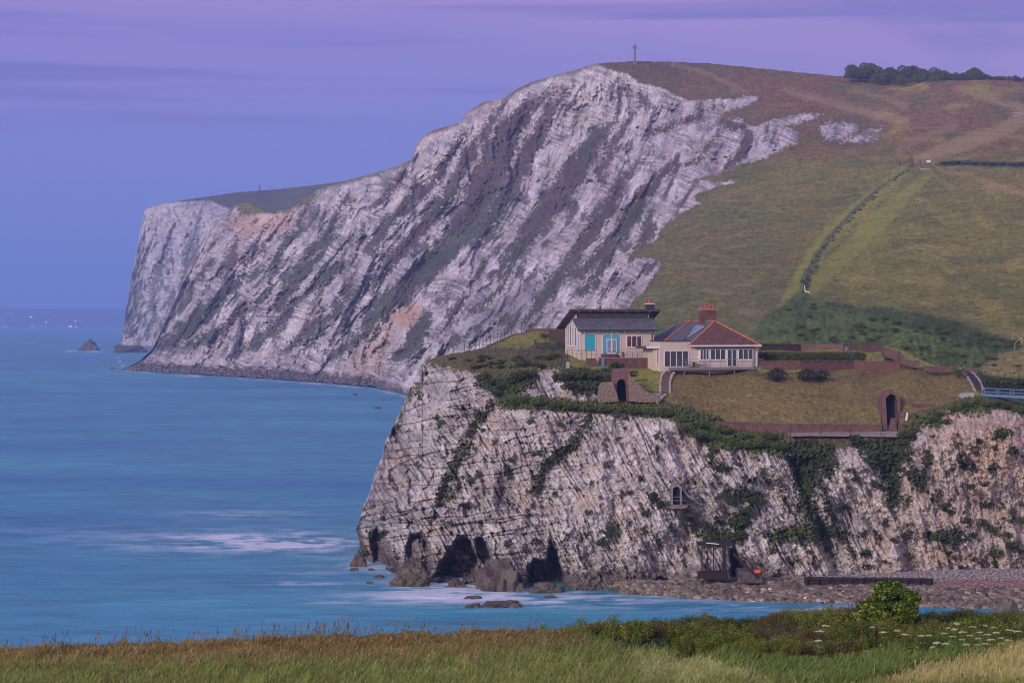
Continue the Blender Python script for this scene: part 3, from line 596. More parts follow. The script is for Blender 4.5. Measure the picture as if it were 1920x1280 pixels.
near, NP_ = sheet('cliff', nx, near_top, near_bot, 340, lambda x, y: ndep(x, y), near_shade, M['cliff'], [(.6, .0), (4, -.5), (14, -3), (32, -20), (40, -40)], rim=.05)

# look up the near headland surface under a pixel
def near_d(px, py):
    return float(ndep(np.array([px]), np.array([py]))[0])
def npt(px, py, off=0.0): return ray(px, py, near_d(px, py)+off)
def hill_d(px, py): return float(hdep(np.array([px]), np.array([py]))[0])
def hpt(px, py, off=0.0): return ray(px, py, hill_d(px, py)+off)

# ================================================================ sea
ys = np.concatenate([[611.78], 612+np.geomspace(.35, 100, 150), np.arange(714, 1330, 2.0), np.geomspace(1335, 9000, 30)])
xsn = np.concatenate([np.linspace(-2600, -60, 14), np.arange(-40, 1980, 5.0), np.linspace(2000, 4500, 10)])
Xs, Ys = np.meshgrid(xsn, ys)
Ds = CZ*F/(Ys-HY); Ps = rayn(Xs, Ys, Ds); Ps[..., 2] = 0
Ps[..., 0] *= 1
xm, ym = Ps[..., 0], Ps[..., 1]
st = fbm(xm/22., ym/9., 1., 5); st2 = fbm(xm/7., ym/2.6, 5., 4); lg = fbm(xm/160., ym/60., 3., 4)
foam = np.zeros(Xs.shape)
for cx, cy, sx, sy, k in [(480,1015,190,17,1.25),(600,1020,110,12,.6),(450,965,120,8,.35),(700,1060,80,14,.6),(830,1090,90,14,1.0),(900,1108,150,12,.95),(520,1094,40,3,.8),(610,1095,60,4,.5),(790,1120,120,14,.6),(1000,1125,160,12,.7),(1150,1118,120,14,.6),(640,1128,70,5,.35),(1350,1135,160,10,.5),(560,1075,60,8,.25),(100,1000,200,20,.12),(800,1050,30,30,.3),(1550,1140,100,7,.5),(470,700,260,1.6,.0)]:
    foam += k*np.exp(-((Xs-cx)/sx)**2-((Ys-cy)/sy)**2)
foam = np.clip(foam, 0, 1.3)*sstep(-.30, .50, st*.7+st2*.7+.5*fbm(xm/3., ym/1.6, 8., 4)+.08)
# bright lines where the water meets the far beach
wlx = pl((150,657.5),(215,660),(235,693),(300,700),(400,705.5),(500,712),(600,719),(700,728),(740,738),(780,748))(Xs)
foam += .55*np.exp(-((Ys-wlx-.6)/1.6)**2)*sstep(-.1, .4, fbm(xm/18., ym/40., 9., 3)+.1)*((Xs < 800) & (Xs > 120))
base_c = np.zeros(Xs.shape+(3,))+np.array([.042, .265, .40])
base_c = mixc(base_c, (.05, .325, .44), .8*sstep(.0, .5, lg+.15*st)); base_c = mixc(base_c, (.022, .185, .38), .7*sstep(.0, .5, -lg+.15*st))
base_c = base_c*(1+.20*st2*sstep(640, 800, Ys)+.20*st)[..., None]
base_c = mixc(base_c, (.70, .76, .86), np.clip(foam*1.25, 0, 1)*.9)
Ps[..., 2] += .10*st2*sstep(3000, 300, ym)*(Ys < 1300)
def sea_mat():
    m, nt, b = _mat('sea_water'); N, L = nt.nodes, nt.links
    at = N.new('ShaderNodeAttribute'); at.attribute_name = 'Col'
    c, n = _mulnoise(nt, at.outputs['Color'],   .30, .80, 1.20, 8, stretch=(.22, 1, 1), rough=.7)
    L.new(c, b.inputs['Base Color']); b.inputs['Roughness'].default_value = .42; b.inputs['IOR'].default_value = 1.33; b.inputs['Specular IOR Level'].default_value = .22
    bp = N.new('ShaderNodeBump'); bp.inputs['Strength'].default_value = .5; bp.inputs['Distance'].default_value = .8
    c2, n2 = _mulnoise(nt, at.outputs['Color'], .5, .9, 1.1, 4, stretch=(.4, 1, 1))
    L.new(n2.outputs['Fac'], bp.inputs['Height']); L.new(bp.outputs[0], b.inputs['Normal'])
    return m
sea = np_mesh('sea', Ps, grid_quads(*Xs.shape)[:, ::-1], sea_mat(), base_c); tag(sea, kind='structure')

# ================================================================ beach
bt = pl((1060,1098),(1150,1092),(1300,1088),(1450,1086),(1600,1076),(1750,1068),(2100,1062))
bb = pl((1060,1102),(1130,1106),(1160,1114),(1230,1118),(1300,1124),(1400,1130),(1500,1132),(1600,1134),(1700,1139),(1800,1143),(2100,1152))
bz = lambda X, t: 0.0
def beach_z(X, Y):
    t = np.clip((bb(X)-Y)/(bb(X)-bt(X)), 0, 1)
    return -.25-1.6*sstep(1190, 1090, X)+(1.6+1.2*sstep(1450, 1800, X))*t**.8
def bdepth(X, Y): return (CZ-beach_z(X, Y))*F/(Y-HY)
def beach_shade(X, Y, D, P):
    C = np.zeros(X.shape+(3,))+np.array([.20, .165, .145])
    C = C*(.8+.45*fbm(X/5., Y/3., 1., 3))[..., None]
    C = mixc(C, (.10, .085, .075), .6*sstep(10, 0, bb(X)-Y))
    C = mixc(C, (.24, .13, .12), .85*sstep(-4, 4, inpoly(X+3*perlin(X/20., Y/20., 2.), Y+2*perlin(X/12., Y/12., 3.), [(1750,1098),(1730,1090),(1800,1085),(2100,1080),(2100,1108),(1850,1106)])))
    C = mixc(C, (.46, .42, .44), .8*sstep(.0, .3, fbm(X/4., Y/2.5, 5., 3)+.1)*sstep(-4, 3, inpoly(X+4*perlin(X/9., Y/9., 2.), Y, [(1530,1080),(1600,1070),(1700,1066),(2100,1060),(2100,1086),(1800,1085),(1700,1084)])))
    C = mixc(C, (.48, .42, .40), .7*sstep(.15, .4, fbm(X/5., Y/2., 6., 3))*sstep(1660, 1760, X))
    return C, .5*fbm(X/5., Y/2.5, 7., 3)*sstep(0, 6, bb(X)-Y)
beach, BP = sheet('beach', np.arange(1060, 2100, 1.6), bt, bb, 90, bdepth, beach_shade, M['beach'], [(1, -.4), (14, -2)])

# ================================================================ foreground ground
gt = pl((-400,1236),(0,1224),(150,1221),(300,1216),(450,1209),(640,1202),(800,1194),(1000,1188),(1100,1192),(1250,1194),(1500,1196),(1700,1194),(1920,1190),(2300,1188))
def ground_top(x): return gt(x)+1.2*perlin(x/40., 3.)
gb = pl((-400,1900), (2300,1900))
gdep = RBF([(-400,1236,40),(0,1224,41),(300,1216,42),(640,1202,44),(1000,1188,50),(1300,1194,56),(1600,1196,60),(1920,1190,60),(2300,1188,60),
            (-400,1280,32),(0,1280,32),(500,1280,32),(1000,1280,32),(1350,1280,33),(1500,1280,36),(1650,1270,33),(1920,1215,38),(1900,1280,29),(2300,1280,29),(1200,1230,42),(1500,1230,46),(1750,1225,44),
            (-400,1900,9),(1000,1900,9),(2300,1900,9),(0,1500,17),(1000,1500,17),(1900,1500,17)], .002)
def gcolor(X, Y):
    C = mixc(np.zeros(X.shape+(3,))+np.array([.105, .082, .046]), (.055, .072, .026), sstep(960, 1080, X))
    n = fbm(X/60., Y/18., 301., 4)
    C = mixc(C, (.078, .098, .035), sstep(-6, 14, Y-pl((0,1252),(350,1250),(640,1238),(760,1245),(900,1228),(1100,1215),(1250,1225),(1500,1230),(1700,1260),(1920,1290))(X)+26*n))
    C = mixc(C, (.105, .15, .050), .8*sstep(.0, .4, fbm(X/45., Y/14., 302., 4)-.05)*sstep(1232, 1255, Y))
    C = mixc(C, (.19, .205, .115), .7*sstep(-10, 12, inpoly(X, Y, [(1180,1240),(1300,1222),(1430,1245),(1460,1280),(1200,1285)])+18*n))
    C = mixc(C, (.21, .185, .105), .9*sstep(-6, 8, inpoly(X, Y, [(1600,1290),(1680,1250),(1800,1232),(1920,1205),(2300,1180),(2300,1300)])+12*n))
    C = mixc(C, (.040, .064, .018), .85*sstep(-8, 8, inpoly(X, Y, [(1080,1185),(1150,1218),(1300,1238),(1460,1262),(1520,1292),(1640,1292),(1740,1248),(1930,1204),(2300,1190),(2300,1150),(1100,1150)])+8*n))
    C = mixc(C, (.19, .15, .095), .5*sstep(.15, .5, fbm(X/70., Y/9., 305., 3))*sstep(1265, 1245, Y)*(X < 1000))
    return C
def ground_shade(X, Y, D, P): return gcolor(X, Y)*.6, .1*fbm(X/12., Y/9., 7., 3)
ground, GP = sheet('ground', np.linspace(-400, 2300, 420), ground_top, gb, 90, lambda x, y: gdep(x, y), ground_shade, M['ground'], [(.6, -.05), (2.5, -.8), (5, -4), (9, -15), (12, -30)], pw=2.2)
# ================================================================ houses
class Frame:
    """a building's own axes (x along its front, y into it, z up); helpers turn sizes read off the photograph into metres"""
    def __init__(s, px, py, d, deg):
        s.o = ray(px, py, d); s.a = math.radians(deg); s.c, s.s = math.cos(s.a), math.sin(s.a)
    def x(s, px, y=0.0):
        k = (px-960)/F; return (k*(s.o.y+s.c*y)-s.o.x+s.s*y)/(s.c-k*s.s)
    def y(s, px, x=0.0):
        k = (px-960)/F; return (s.o.x+s.c*x-k*(s.o.y+s.s*x))/(s.s+k*s.c)
    def z(s, py, x=0.0, y=0.0):
        return CZ+(HY-py)/F*(s.o.y+s.s*x+s.c*y)-s.o.z

def window_on(fr, parent, x0, x1, z0, z1, y, n=1, glass='glass', fw=.07, bars=0, side=None, name='window', gaps=None):
    """framed window on a front plane y (or on a side plane x=side with x0,x1 read as depths)"""
    f = MB(); g = MB()
    def bx(mb, a0, a1, b0, b1, o0, o1):
        if side is None: mb.box(a0, a1, y-o1, y-o0, b0, b1)
        else: mb.box(side-o1, side-o0, a0, a1, b0, b1)
    bx(f, x0, x1, z0, z0+fw, .0, .09); bx(f, x0, x1, z1-fw, z1, .0, .09)
    for i in range(n+1):
        c = x0+(x1-x0)*i/n; h = fw/2 if 0 < i < n else fw
        a0 = max(x0, c-h); a1 = min(x1, c+h)
        bx(f, a0, a1, z0+fw, z1-fw, .0, .085)
    for i in range(bars):
        zc = z0+(z1-z0)*(i+1)/(bars+1); bx(f, x0+fw, x1-fw, zc-.025, zc+.025, .0, .07)
    if name == 'window': bx(f, x0-.06, x1+.06, z0-.07, z0-.003, .0, .14)
    w = f.build(name, M['white'], parent)
    bx(g, x0+.02, x1-.02, z0+.02, z1-.02, .0, .035)
    g.build('pane', M[glass], w)
    return w

# ---- long pavilion with the raised back roof
f = Frame(1087, 665, 309.5, 17)
P1 = empty('garden_pavilion', f.o, f.a, 'long cream pavilion with raised dark back roof and turquoise doors on the cliff top', 'house')
W = f.x(1226)
prof = [(0, -1.6), (0, 3.38), (1.9, 4.75), (1.9, 5.78), (6.3, 3.95), (6.3, -1.6)]
MB().prism([(0, y, z) for y, z in prof], (W, 0, 0)).build('wall', M['cream'], P1)
r1 = MB().prism([(-.45, -.55, 3.30), (-.45, 1.895, 4.86), (-.45, 1.895, 4.98), (-.45, -.55, 3.42)], (W+.95, 0, 0)).build('front_roof', M['slate'], P1)
MB().box(-.45, W+.5, -.66, -.553, 3.20, 3.40).build('gutter', M['darkmetal'], r1)
for i in range(6):
    xx = .55+i*(W-1.1)/5; MB().box(xx-.06, xx+.06, -.50, .0, 3.02, 3.16).build('rafter_end', M['white'], r1)
cs = MB().box(.25, W-.2, 1.80, 1.897, 4.99, 5.72).build('clerestory_window', M['wood'], P1)
g = MB()
for i in range(6): g.box(.35+i*(W-.6)/6, .25+(i+1)*(W-.6)/6-.06, 1.76, 1.797, 5.08, 5.64)
g.build('pane', M['glass'], cs)
r2 = MB().prism([(-1.0, .95, 5.95), (-1.0, 6.95, 3.45), (-1.0, 6.95, 3.66), (-1.0, .95, 6.18)], (W+2.2, 0, 0)).build('back_roof', M['lead'], P1)
g = MB(); g.prism([(-1.08, .90, 5.90), (-1.08, 7.0, 3.36), (-1.08, 7.0, 3.62), (-1.08, .90, 6.16)], (.075, 0, 0)); g.prism([(W+1.205, .90, 5.90), (W+1.205, 7.0, 3.36), (W+1.205, 7.0, 3.62), (W+1.205, .90, 6.16)], (.075, 0, 0)); g.box(-1.0, W+1.2, .87, .947, 5.90, 6.22)
g.build('bargeboard', M['wood'], r2)
for i in range(7):
    xx = .2+i*(W-.4)/6; MB().box(xx-.05, xx+.05, 1.0, 1.85, 5.80, 5.93).build('rafter_end', M['white'], r2)
window_on(f, P1, f.x(1095), f.x(1117), .55, 2.85, -.002, 1, 'teal', .06, name='shop_blind')
dr = window_on(f, P1, f.x(1129), f.x(1163.5), .05, 2.85, -.002, 2, 'paleteal', .07, name='door_screen')
g = MB()
a, b_ = f.x(1137), f.x(1155.5)
for p0, p1 in ((a, (a+b_)/2-.01), ((a+b_)/2+.01, b_)):
    g.box(p0, p0+.09, -.17, -.095, .08, 2.12); g.box(p1-.09, p1, -.17, -.095, .08, 2.12); g.box(p0+.09, p1-.09, -.165, -.1, 2.0, 2.12); g.box(p0+.09, p1-.09, -.165, -.1, .08, .26)
dd = g.build('double_door', M['white'], P1)
MB().box(a+.04, b_-.04, -.13, -.1, .27, 1.99).build('pane', M['paleglass'], dd)
window_on(f, P1, f.x(1174.5), f.x(1203.5), .98, 2.62, -.002, 3, 'redglass', .09)
# gable end towards the sea
sd = -.002
for i in range(4):
    y1 = 1.35+i*1.05; window_on(f, P1, y1, y1+.62, 1.15, 3.75+.12*i-(0.0), 0, 1, 'glass', .07, side=sd)
for i in range(2):
    y1 = .10+i*.62; window_on(f, P1, y1, y1+.52, .55, 2.95, 0, 1, 'paleglass', .06, side=sd, name='gable_light')
MB().box(W-.35, W-.25, -.1, -.003, .0, 3.2).build('downpipe', M['darkmetal'], P1)
ch = MB().box(f.x(1212, 2.6), f.x(1225.5, 2.6), 2.2, 3.1, 4.8, 6.9).build('chimney', M['darkmetal'], P1)
c0 = (f.x(1212, 2.6)+f.x(1225.5, 2.6))/2
MB().box(c0-.55, c0+.55, 2.12, 3.18, 6.903, 7.02).build('chimney_cap', M['white'], ch)
MB().tube((c0, 2.65, 7.02), (c0, 2.65, 7.75), .22, .17, 12).build('chimney_pot', M['pot'], ch)

# terrace in front of the pavilion with brick retaining wall
ft_ = Frame(1125, 688, 305.5, 17)
T1 = empty('terrace', ft_.o, ft_.a, 'red brick terrace wall with steps and metal railing under the turquoise doors', 'terrace')
x0, x1 = ft_.x(1136), ft_.x(1226)
MB().box(x0, x1, 0, 3.0, -1.2, 1.15).build('retaining_wall', M['brick'], T1)
MB().box(x0-.05, x1, -.06, 3.0, 1.153, 1.25).build('coping', M['path'], T1)
g = MB()
for k in range(7): g.box(ft_.x(1106), ft_.x(1125), .25*k, .25*k+.25, -1.0, .0+.19*k)
g.build('step', M['oldbrick'], T1)
MB().box(ft_.x(1128), ft_.x(1133), -.05, .05, -.1, 1.15).build('gate', M['bluepaint'], T1)
g = MB()
for k in range(3): g.box(x0+.2, ft_.x(1166), .6+.4*k, 2.6, 1.25+.16*k, 1.41+.16*k)
g.build('door_step', M['brick'], T1)
g = MB(); n = 10
for i in range(n): xx = x0+.05+(x1-x0-.1)*i/(n-1); g.bar((xx, .1, 1.25), (xx, .1, 1.95), .04)
g.bar((x0, .1, 1.95), (x1, .1, 1.95), .04); g.bar((x0, .1, 1.6), (x1, .1, 1.6), .025)
g.build('railing', M['darkmetal'], T1)
g = MB(); xa, xb = ft_.x(1062, -.2), ft_.x(1125, -.2)
n = 8
for i in range(n): xx = xa+(xb-xa)*i/(n-1); g.bar((xx, 1.4, 1.0), (xx, 1.4, 2.25), .05)
g.bar((xa, 1.4, 2.25), (xb, 1.4, 2.25), .045); g.bar((xa, 1.4, 1.7), (xb, 1.4, 1.7), .03)
g.build('railing', M['darkmetal'], T1)

# ---- bungalow with the orange-ridged hip roof
f = Frame(1295, 688.5, 306.5, 20); fB = f
P2 = empty('bungalow', f.o, f.a, 'cream bungalow with orange-ridged hip roof and four-pot chimney above the deck', 'house')
W = f.x(1420); ze = 2.95
xl = f.x(1238)
MB().box(0, W, 0, 9.5, -1.5, ze).build('wall', M['cream'], P2)
MB().box(xl, -.003, .02, 3.4, -1.5, 3.45).build('flat_roofed_wing', M['cream'], P2)
MB().box(xl-.06, -.003, -.04, 3.4, 3.453, 3.60).build('parapet', M['wood'], P2)
# roof
ov = .4; rl = 10.2; zt = 6.25; xm = W/2+.1; sb = 3.1; yb = sb+rl
A = (-ov, -ov, ze); B_ = (W+ov, -ov, ze); Cc = (W+ov, yb+3, ze); Dd = (-ov, yb+3, ze); R0 = (xm, sb, zt); R1 = (xm, yb, zt)
g = MB(); g.add([A, B_, Cc, Dd, R0, R1], [(0, 1, 4), (1, 2, 5, 4), (0, 4, 5, 3), (2, 3, 5), (0, 3, 2, 1)])
rf = g.build('roof', M['tile'], P2)
# slate slope facing the sea, laid just over the tile slope
def up(p, k=.02): return (p[0]-k*.7, p[1], p[2]+k)
L0 = (-ov-3.4, 8.5, ze+.35)
g = MB(); g.add([up(A), up(R0), up(R1), up(Dd), (A[0]+.05, A[1]+.1, A[2]-.05), (R0[0], R0[1], R0[2]-.1), (R1[0], R1[1], R1[2]-.1), (Dd[0]+.05, Dd[1], Dd[2]-.05)], [(0, 1, 2, 3), (0, 4, 5, 1), (2, 6, 7, 3), (3, 7, 4, 0)])
g.build('slate_slope', M['slate'], rf)
# rear cross roof running towards the pavilion
x5 = f.x(1247, 3.5)
q = [(x5, 3.5, 3.5), (-ov-.0, 2.3, 3.5), (xm-.5, 6.5, zt-.35), (xm, yb, zt-.02), (f.x(1296, 9.5), 9.5, zt-.05), (f.x(1236, 12.5), 12.5, 3.5), (xm, yb+2, 3.62), (xm, 5, 3.62)]
g = MB(); g.add(q, [(0, 1, 2, 4), (0, 4, 5), (2, 3, 4), (4, 3, 6, 5), (0, 5, 6, 7, 1), (1, 7, 2), (2, 7, 3), (3, 7, 6)])
g.build('rear_roof', M['slate'], rf)
g = MB()
g.bar(A, R0, .20, .16); g.bar(B_, R0, .20, .16); g.bar(R0, R1, .22, .18); g.bar((x5, 3.5, 3.56), (f.x(1296, 9.5), 9.5, zt), .18, .14)
g.build('ridge_tile', M['ridge'], rf)
MB().box(-ov-.03, W+ov+.03, -ov-.10, -ov-.003, ze-.16, ze+.03).build('gutter', M['white'], rf)
# solar tubes on the slate slope
vS = Vector(R0)-Vector(A)
g = MB()
for (pa, pb) in (((1272, 634), (1309, 612)), ((1277, 636), (1314, 612)), ((1284, 634), (1318, 613)), ((1290, 634), (1321, 614))):
    pts = []
    for (px, py) in (pa, pb):
        # intersect the view ray with the slate slope plane
        n_ = (Vector(R0)-Vector(A)).cross(Vector(Dd)-Vector(A)).normalized()
        R_ = Matrix.Rotation(f.a, 3, 'Z')
        nw = R_ @ n_; o_ = Vector(f.o)+R_ @ Vector(A); d_ = ray(px, py, 1)-Vector((0, 0, CZ)); c_ = Vector((0, 0, CZ))
        t_ = (o_-c_).dot(nw)/d_.dot(nw); pw_ = c_+d_*t_
        pts.append(R_.transposed() @ (pw_-Vector(f.o))+Vector((-.12, 0, .16)))
    g.bar(pts[0], pts[1], .20, .08)
g.build('solar_tube', M['panel'], rf)
# chimney with four pots
ya = sb+2.6
xa, xb = f.x(1315.5, ya), f.x(1343.5, ya)
ch = MB().box(xa, xb, ya, ya+1.1, 4.6, 7.75).build('chimney', M['brick'], P2)
MB().box(xa-.08, xb+.08, ya-.08, ya+1.18, 7.753, 7.88).build('chimney_cap', M['stone'], ch)
for i in range(4):
    xx = xa+.25+(xb-xa-.5)*i/3; MB().tube((xx, ya+.55, 7.88), (xx, ya+.55, 8.35+.12*(i % 2)), .19, .15, 10).build('chimney_pot', M['pot'], ch)
# fronts
gd = window_on(f, P2, f.x(1245), f.x(1291), .06, 2.28, .018, 4, 'glass', .09, name='patio_door')
xb0, xb1 = f.x(1310), f.x(1410.5)
MB().box(f.x(1304), f.x(1413), -.55, -.003, 2.50, 2.66).build('lean_to_roof', M['lead'], P2)
MB().box(xb0-.02, xb1+.02, -.30, -.003, -.1, .90).build('bay_plinth', M['cream'], P2)
for a0, a1, n in ((1310.5, 1327.5, 3), (1329.5, 1358.5, 3), (1382, 1410, 3)):
    window_on(f, P2, f.x(a0), f.x(a1), .97, 2.44, -.303, n, 'glass', .08)
window_on(f, P2, f.x(1361), f.x(1380), .03, 2.44, -.305, 2, 'glass', .10, name='french_door')
MB().box(xb0-.02, xb1+.02, -.30, -.003, .905, 2.45).build('bay_backing', M['white'], P2)
MB().box(W-.12, W-.02, -.09, -.003, -.1, ze-.2).build('downpipe', M['white'], P2)
# low link between the two houses
fl = Frame(1215, 686, 305.3, 17)
P3 = empty('link_building', fl.o, fl.a, 'small flat-roofed cream link between pavilion and bungalow with a blue door', 'building')
x0, x1 = fl.x(1214), fl.x(1240)
MB().box(x0+.8, x1, 0, 4.0, -1.0, 2.35).build('wall', M['cream'], P3)
MB().box(x0-.25, x1+.1, -.35, 4.0, 2.353, 2.62).build('flat_roof', M['lead'], P3)
MB().box(x0-.28, x1+.12, -.42, -.353, 2.36, 2.66).build('fascia', M['white'], P3)
window_on(fl, P3, fl.x(1230), fl.x(1237.5), .1, 2.2, -.002, 1, 'paleglass', .08, name='blue_door')

# ---- deck on steel posts
f = Frame(1262, 689.5, 303.6, 20)
D1 = empty('timber_deck', f.o, f.a, 'long grey deck on blue-grey steel posts in front of the bungalow', 'deck')
x0, x1 = f.x(1264), f.x(1432)
MB().box(x0, x1, 0, 2.9, -.32, 0).build('platform', M['deck'], D1)
for px, l in ((1283, 1.3), (1330, 2.2), (1377, 2.6), (1424, 3.2)):
    xx = f.x(px, .3); MB().tube((xx, .3, -l), (xx, .3, -.322), .075, n=8).build('post', M['steel'], D1)
MB().bar((f.x(1426), .3, -.5), (f.x(1438), .3, -1.15), .09).build('brace', M['steel'], D1)
g = MB(); n = 9; xs_ = f.x(1272)
for i in range(n): xx = xs_+(x1-.05-xs_)*i/(n-1); g.bar((xx, .08, 0), (xx, .08, 1.12), .05)
g.bar((xs_, .08, 1.12), (x1, .08, 1.12), .05); g.bar((xs_, .08, .75), (x1, .08, .75), .018); g.bar((xs_, .08, .4), (x1, .08, .4), .018)
for i in range(1, 4): g.bar((x1-.05, .08+.9*i, 0), (x1-.05, .08+.9*i, 1.12), .05)
for zz in (1.12, .75, .4): g.bar((x1-.05, .08, zz), (x1-.05, 2.8, zz), .045 if zz > 1 else .018)
g.build('railing', M['steel'], D1)
def onframe(fr, name, x, y, z, rz, label, cat, group=None):
    p = Vector(fr.o)+Matrix.Rotation(fr.a, 3, 'Z') @ Vector((x, y, z)); return empty(name, p, fr.a+rz, label, cat, group)
tb = onframe(f, 'patio_table', f.x(1301, 1.2), 1.2, 0, 0, 'round dark patio table standing on the deck by the glass doors', 'table')
MB().tube((0, 0, .70), (0, 0, .745), .52, n=20).build('tabletop', M['darkmetal'], tb)
MB().tube((0, 0, .03), (0, 0, .70), .22, .12, 10).build('pedestal', M['darkmetal'], tb)
def chair(px, rz, label):
    e = onframe(f, 'patio_chair', f.x(px, 1.1), 1.1, 0, rz, label, 'chair')
    MB().box(-.24, .24, -.24, .24, .41, .45).build('seat', M['steel'], e)
    g = MB(); g.bar((-.22, .24, .45), (-.22, .30, .92), .035); g.bar((.22, .24, .45), (.22, .30, .92), .035)
    for k in range(3): g.bar((-.22, .26+.015*k, .6+.14*k), (.22, .26+.015*k, .6+.14*k), .03, .05)
    g.build('backrest', M['steel'], e)
    for sx_ in (-1, 1):
        for sy_ in (-1, 1): MB().bar((.22*sx_, .22*sy_, 0), (.22*sx_, .22*sy_, .41), .035).build('leg', M['steel'], e)
chair(1290, math.radians(90), 'patio chair left of the round table on the deck'); chair(1317, math.radians(-90), 'patio chair right of the round table on the deck')
pt = onframe(ft_, 'plant_pot', ft_.x(1168.5, .5), .5, 1.25, 0, 'terracotta plant pot on the terrace beside the turquoise doors', 'plant pot')
MB().tube((0, 0, 0), (0, 0, .42), .16, .26, 14).build('pot', M['pot'], pt)
g = MB()
for i in range(26):
    a = random.uniform(0, 6.28); t = random.uniform(.2, .9); g.bar((0, 0, .4), (math.cos(a)*.28*t, math.sin(a)*.28*t, .45+.35*(1-t*t)), .06, .015)
g.build('plant', M['stem'], pt)
pt = onframe(ft_, 'plant_tub', ft_.x(1159, .5), .5, 1.25, 0, 'low dark tub of plants on the terrace in front of the doors', 'plant pot')
MB().tube((0, 0, 0), (0, 0, .25), .20, .24, 14).build('pot', M['darkmetal'], pt)
g = MB()
for i in range(20):
    a = random.uniform(0, 6.28); t = random.uniform(.2, 1); g.bar((0, 0, .22), (math.cos(a)*.25*t, math.sin(a)*.25*t, .28+.1*(1-t)), .05, .015)
g.build('plant', M['stem'], pt)

# ================================================================ walls, steps and openings in the slope
def slab(name, pts, d, thick, mat, label, cat, group=None, dd=None, bevel=0.0):
    """solid piece whose front outline is given by sight lines at distance d (dd: distance per point)"""
    P = [ray(px, py, (dd[i] if dd else d)) for i, (px, py) in enumerate(pts)]
    o = ray(sum(p[0] for p in pts)/len(pts), max(p[1] for p in pts), (sum(dd)/len(dd) if dd else d))
    m = MB().prism([p-o for p in P], (0, thick, 0)).build(name, M[mat], bevel=bevel); m.location = o
    return tag(m, label, cat, group)
def ribbon_wall(name, pts, h, th, mat, label, cat, group=None, off=-.3, coping=None, sink=.6, dfn=near_d):
    """free-standing wall following the ground along sight lines; h per point or constant"""
    base = [ray(px, py, dfn(px, py)+off) for px, py in pts]; o = base[0].copy()
    e = empty(name, o, 0, label, cat, group)
    hs = h if isinstance(h, (list, tuple)) else [h]*len(pts)
    def strip(z0s, z1s, t):
        v = []; fs = []
        for i, p in enumerate(base):
            a = base[max(0, i-1)]; b = base[min(len(base)-1, i+1)]; n = Vector(((b-a).y, -(b-a).x, 0)).normalized()*(t/2)
            for s_ in (1, -1):
                for zz in (z0s[i], z1s[i]): v.append((p.x-o.x+n.x*s_, p.y-o.y+n.y*s_, p.z-o.z+zz))
        for i in range(len(base)-1):
            k = 4*i; fs += [(k, k+4, k+5, k+1), (k+2, k+3, k+7, k+6), (k+1, k+5, k+7, k+3), (k, k+2, k+6, k+4)]
        fs += [(0, 1, 3, 2), (4*len(base)-4, 4*len(base)-2, 4*len(base)-1, 4*len(base)-3)]
        return MB().add(v, fs)
    strip([-sink]*len(pts), hs, th).build('masonry', M[mat], e)
    if coping: strip([q+.003 for q in hs], [q+.11 for q in hs], th+.12).build('coping', M[coping], e)
    return e
ribbon_wall('garden_wall', [(1424,657),(1500,657),(1580,656),(1657,656)], .85, .35, 'oldbrick', 'upper old brick garden wall behind the clipped hedge', 'wall', coping='brick', off=0)
ribbon_wall('garden_wall', [(1428,691),(1500,691),(1600,691),(1690,691)], .95, .4, 'brick', 'lower red brick garden wall below the long hedge', 'wall', coping='oldbrick', off=-.2)
slab('brick_wing_wall', [(1656,648),(1664,652),(1690,660),(1692,680),(1658,668)], 312, 2.5, 'oldbrick', 'sloping weathered brick wing wall at the end of the hedge', 'wall')
slab('brick_wing_wall', [(1688,658),(1696,668),(1704,676),(1724,676),(1724,690),(1690,683)], 309, 2.0, 'oldbrick', 'broken brick wing wall with pale render patches beside the grass mound', 'wall')
slab('retaining_wall', [(1736,686),(1792,687),(1786,697),(1734,694)], 306, 1.5, 'brick', 'low red retaining wall left of the curved white-edged steps', 'wall')
slab('brick_pier', [(1809,689),(1833,690),(1834,710),(1811,708)], 309, 1.6, 'oldbrick', 'square brick pier at the head of the white-edged steps', 'pier')
slab('retaining_wall', [(1713,757),(1752,757),(1752,768),(1713,768)], 291, 1.2, 'brick', 'short red brick wall with white coping right of the dark doorway', 'wall')
slab('retaining_wall', [(1686,772),(1714,772),(1712,790),(1690,795)], 288.5, 1.2, 'oldbrick', 'small rendered wall with a leaning white board near the path end', 'wall')
slab('wall_block', [(1800,738),(1827,736),(1827,750),(1802,752)], 291.5, 1.5, 'stone', 'pale masonry block at the foot of the white-edged steps', 'wall')
slab('path_retaining_wall', [(1618,816),(1684,816),(1684,831),(1622,832)], 284.5, 1.5, 'oldbrick', 'brick retaining wall holding up the end of the cliff path', 'wall')
ribbon_wall('path_parapet', [(1340,802),(1380,804),(1475,807),(1560,808),(1654,809)], .78, .25, 'brick', 'long low brick wall along the foot of the grass bank', 'wall', off=-.6, coping='oldbrick')
# cliff path in front of it
def ribbon(name, L_, R_, mat, thick=.2, kind='structure', offl=-.9, offr=-1.6):
    V = []; Q = []
    for (lx, ly), (rx, ry) in zip(L_, R_):
        a = ray(lx, ly, near_d(lx, ly)+offl); b = ray(rx, ry, near_d(rx, ry)+offr); V += [a, b, b-Vector((0, 0, thick)), a-Vector((0, 0, thick))]
    for i in range(len(L_)-1):
        k = 4*i; Q += [(k, k+1, k+5, k+4), (k+1, k+2, k+6, k+5), (k+3, k, k+4, k+7), (k+2, k+3, k+7, k+6)]
    Q += [(0, 3, 2, 1), (len(V)-4, len(V)-3, len(V)-2, len(V)-1)]
    o = MB().add(V, Q).build(name, M[mat]); return tag(o, kind=kind)
ribbon('path', [(1478,811),(1520,810),(1600,809),(1690,808)], [(1484,815),(1515,814),(1610,815),(1690,816)], 'path')
